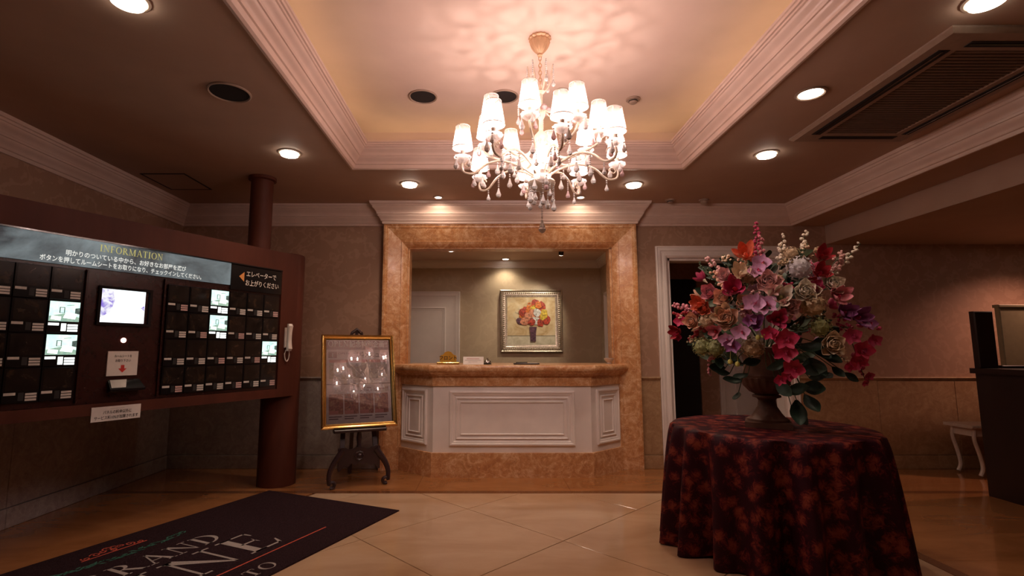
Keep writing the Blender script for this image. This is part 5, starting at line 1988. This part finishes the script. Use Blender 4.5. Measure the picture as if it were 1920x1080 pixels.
ORCH = [(1443, 492, 1.1, 'petal_lavender'), (1434, 506, 1.0, 'petal_lavender'), (1424, 568, 1.25, 'petal_lavender'), (1446, 572, 1.25, 'petal_lavender'), (1396, 622, 1.05, 'petal_lavender'), (1367, 636, 0.9, 'petal_lavender'), (1378, 648, 0.95, 'petal_purple'),
        (1478, 636, 1.3, 'petal_fuchsia'), (1474, 658, 1.3, 'petal_fuchsia'), (1488, 688, 1.15, 'petal_fuchsia'), (1464, 710, 0.7, 'petal_fuchsia'), (1478, 702, 0.7, 'petal_fuchsia'), (1590, 632, 1.0, 'petal_magenta'), (1606, 655, 1.1, 'petal_fuchsia'),
        (1598, 674, 1.05, 'petal_fuchsia'), (1584, 684, 0.7, 'petal_fuchsia'), (1612, 700, 0.6, 'petal_magenta'), (1625, 640, 0.8, 'petal_magenta'), (1460, 545, 0.9, 'petal_blush'), (1275, 598, 0.8, 'petal_fuchsia'), (1268, 630, 0.6, 'petal_fuchsia'), (1450, 625, 0.9, 'petal_fuchsia'),
        (1415, 600, 0.8, 'petal_purple'), (1620, 610, 0.8, 'petal_purple'), (1605, 712, 0.45, 'petal_magenta')]
for (a, b_, s_, m_) in ORCH:
    p, n_ = spot(a, b_, 1.12)
    orchid(p, (n_ + Vector((0, -0.5, 0))).normalized(), s_ * 1.2, m_)
HYD = [(1512, 507, 1.1, 'petal_bluewhite'), (1418, 515, 0.9, 'petal_beige'), (1530, 575, 1.15, 'petal_beige'), (1417, 650, 0.95, 'petal_beige'), (1318, 650, 0.9, 'petal_green'), (1345, 652, 0.9, 'petal_green'), (1500, 480, 0.7, 'petal_beige'), (1330, 598, 0.8, 'petal_beige'), (1540, 615, 0.9, 'petal_green')]
for (a, b_, s_, m_) in HYD:
    p, n_ = spot(a, b_, 0.97)
    hydrangea(p, n_, s_ * 1.35, m_)


def pt(px, py, d=1.0):
    return spot(px, py, d)[0]


SPR = [((1440, 560), (1437, 412), 34, 'petal_magenta', 0.011), ((1450, 560), (1446, 440), 16, 'petal_pink', 0.011), ((1480, 540), (1530, 440), 20, 'petal_white', 0.012), ((1470, 540), (1487, 443), 14, 'petal_white', 0.012), ((1490, 540), (1530, 462), 14, 'petal_cream', 0.010),
       ((1530, 560), (1618, 470), 18, 'petal_white', 0.010), ((1540, 560), (1590, 488), 16, 'petal_blush', 0.013), ((1400, 560), (1335, 470), 20, 'petal_blush', 0.012), ((1395, 560), (1345, 502), 20, 'petal_peach', 0.013), ((1360, 590), (1256, 565), 26, 'petal_pink', 0.012),
       ((1360, 590), (1262, 585), 20, 'petal_red', 0.012), ((1345, 620), (1330, 705), 22, 'petal_pink', 0.010), ((1420, 600), (1395, 570), 24, 'petal_blush', 0.014), ((1470, 610), (1492, 582), 24, 'petal_blush', 0.014), ((1345, 600), (1290, 640), 14, 'petal_red', 0.012), ((1590, 640), (1606, 705), 8, 'petal_magenta', 0.014),
       ((1440, 540), (1425, 450), 14, 'petal_coral', 0.010), ((1520, 560), (1560, 480), 14, 'petal_red', 0.012), ((1370, 540), (1320, 485), 12, 'stem_green', 0.008), ((1390, 530), (1372, 470), 12, 'leaf_mid', 0.009), ((1600, 610), (1640, 618), 8, 'petal_magenta', 0.014)]
for (a, b_, n_, m_, r_) in SPR:
    spray(pt(*a, 0.8), pt(*b_, 1.0), int(n_ * 1.3), m_, r_ * 1.15)
for k in range(26):
    gx, gy = rf.uniform(1290, 1600), rf.uniform(480, 660)
    ex = 1437 + (gx - 1437) * 1.12 + rf.uniform(-14, 14)
    ey = 590 + (gy - 590) * 1.12 + rf.uniform(-14, 14)
    spray(pt(gx, gy, 0.75), pt(ex, ey, 1.14), 14, rf.choice(['petal_blush', 'petal_cream', 'petal_pink', 'petal_magenta', 'petal_peach', 'leaf_mid', 'petal_beige']), 0.010, 0.0, 'bud_spray', 0.04)
for (a, b_) in ((1428, 632), (1438, 628), (1372, 678), (1386, 682)):
    q = pt(a, b_, 1.12)
    mb = MB().lathe([(0.0, -0.018), (0.012, -0.012), (0.0145, 0.0), (0.010, 0.012), (0.0, 0.016)], 10, q)
    mb.tube([q, q + Vector((0.004, 0.02, 0.06)), q + Vector((0.0, 0.06, 0.10))], 0.002, 5)
    obj('yellow_berry', mb, 'berry_yellow', arr)
# foliage: dark leaves filling the gaps and trailing over the rim
LEAVES = [(1370, 700, 1.0), (1392, 712, 1.2), (1362, 690, 1.0), (1385, 735, 0.9), (1405, 700, 1.0), (1470, 730, 1.3), (1490, 745, 1.5), (1500, 720, 1.4), (1480, 755, 1.2), (1515, 705, 1.1), (1535, 695, 1.0), (1555, 685, 0.8), (1500, 690, 1.3), (1520, 670, 1.2),
          (1455, 715, 1.2), (1440, 690, 1.1), (1430, 675, 1.0), (1350, 665, 0.9), (1310, 640, 0.8), (1505, 735, 1.3), (1575, 695, 0.7), (1500, 650, 1.2), (1525, 640, 1.2), (1540, 660, 1.0)]
for (a, b_, s_) in LEAVES:
    p, n_ = spot(a, b_, 0.8)
    side_ = math.copysign(0.5, a - 1437)
    leaf(p, (side_ + rf.uniform(-0.6, 0.6), -0.35, rf.uniform(-1.0, 0.2)), s_, 'leaf_dark', (rf.uniform(-0.5, 0.5), -1, rf.uniform(0, 0.7)))
    o_b = Vector((p.x * 0.3, -0.10, 0.0))
    obj('leaf_stalk', MB().tube(bez([o_b, (o_b + p) / 2 + Vector((0, -0.03, 0.05)), p], 8), 0.0028, 5), 'stem_green', arr)
for k in range(150):
    a = rf.uniform(0, 2 * PI)
    zz = rf.uniform(-0.12, 0.62)
    rr = 0.40 * math.sqrt(max(0.05, 1 - ((zz - 0.2) / 0.55) ** 2)) * rf.uniform(0.35, 0.82)
    p = Vector((rr * 1.15 * math.cos(a), rr * 0.75 * math.sin(a), zz))
    d_ = Vector((math.cos(a) + rf.uniform(-0.5, 0.5), math.sin(a) + rf.uniform(-0.5, 0.5), rf.uniform(-0.3, 0.9)))
    leaf(p, d_, rf.uniform(0.8, 1.3), 'leaf_dark' if k % 3 else 'leaf_mid', (math.cos(a) + rf.uniform(-0.4, 0.4), math.sin(a) - 0.4, 0.5))
# blooms on the far side, so the bouquet is round
for k in range(34):
    a = rf.uniform(0.12 * PI, 0.88 * PI)
    zz = rf.uniform(0.0, 0.6)
    rr = math.sqrt(max(0.05, 1 - ((zz - 0.2) / 0.55) ** 2))
    p = Vector((0.46 * rr * math.cos(a), 0.32 * rr * math.sin(a), zz))
    n_ = (p - Vector((0, 0, 0.15))).normalized()
    m_ = rf.choice(['petal_cream', 'petal_pink', 'petal_magenta', 'petal_lavender', 'petal_peach'])
    (rose, lily, orchid)[k % 3](p, n_, 1.0, m_)
# stems gathered in the urn
for k in range(14):
    a = k * 2.4
    t_ = Vector((0.30 * math.cos(a), 0.22 * math.sin(a), 0.18 + 0.2 * (k % 3) / 2))
    obj('stem', MB().tube(bez([(0.05 * math.cos(a), 0.05 * math.sin(a), -0.06), (0.06 * math.cos(a), 0.06 * math.sin(a), 0.05), t_], 8), 0.004, 5), 'stem_green', arr)

# ------------------------------------------------------------------ dark desk and console table in the low bay
desk = thing('service_desk', 'near black wooden desk with a tall end post in the low bay', 'desk', (4.31, 4.0, 0))
obj('desk_body', MB().cbox(0.0, 2.2, 0.0, 0.58, 0.0, 1.04, 0.01), 'dark_wood', desk)
obj('desk_top', MB().cbox(-0.03, 2.25, -0.04, 0.60, 1.04, 1.085, 0.012), 'dark_wood', desk)
obj('end_post', MB().cbox(0.0, 0.17, 0.53, 0.58, 1.085, 1.585, 0.008), 'dark_wood', desk)
obj('upstand', MB().cbox(0.20, 2.2, 0.53, 0.58, 1.085, 1.11, 0.006), 'dark_wood', desk)
obj('skirting', MB().box(0.05, 2.18, -0.012, 0.0, 0.0, 0.09), 'black_matte', desk)
for k in range(3):
    x0 = 0.10 + k * 0.7
    obj('front_panel', MB().sweep([(x0, 0.16), (x0 + 0.58, 0.16), (x0 + 0.58, 0.94), (x0, 0.94)], [(0, 0), (0, 0.014), (0.02, 0.016), (0.035, 0.0)], closed=True, frame=lambda a, b_, h: (a, -h, b_)), 'dark_wood', desk)
mat('screen_olive', (0.30, 0.25, 0.14), 0.6)
scr = thing('low_partition', 'pale olive screen standing behind the dark desk', 'screen', (5.06, 5.05, 0))
obj('screen_panel', MB().cbox(0.0, 2.0, 0.0, 0.05, 0.06, 1.66, 0.008), 'screen_olive', scr)
obj('screen_cap', MB().cbox(-0.01, 2.01, -0.01, 0.06, 1.66, 1.69, 0.006), 'screen_olive', scr)
for x in (0.15, 1.8):
    obj('screen_foot', MB().cbox(x, x + 0.06, -0.15, 0.2, 0.0, 0.06, 0.006), 'dark_wood', scr)

cons = thing('console_table', 'small white table with a curved cabriole leg beside the dark desk', 'table', (5.39, 5.33, 0))
obj('table_top', MB().cbox(-0.62, 0.40, -0.16, 0.16, 0.47, 0.50, 0.008), 'white_furniture', cons)
obj('table_apron', MB().cbox(-0.57, 0.35, -0.13, 0.13, 0.39, 0.47, 0.004), 'white_furniture', cons)
for sx_ in (-0.56, 0.34):
    for sy_ in (-0.12, 0.12):
        dx = -0.05 if sx_ < 0 else 0.05
        obj('leg', MB().tube(bez([(sx_, sy_, 0.46), (sx_ + dx * 0.2, sy_, 0.36), (sx_ - dx * 0.5, sy_, 0.22), (sx_ - dx * 0.9, sy_, 0.09), (sx_ - dx * 0.3, sy_, 0.014)], 14), 0.018, 8), 'white_furniture', cons)
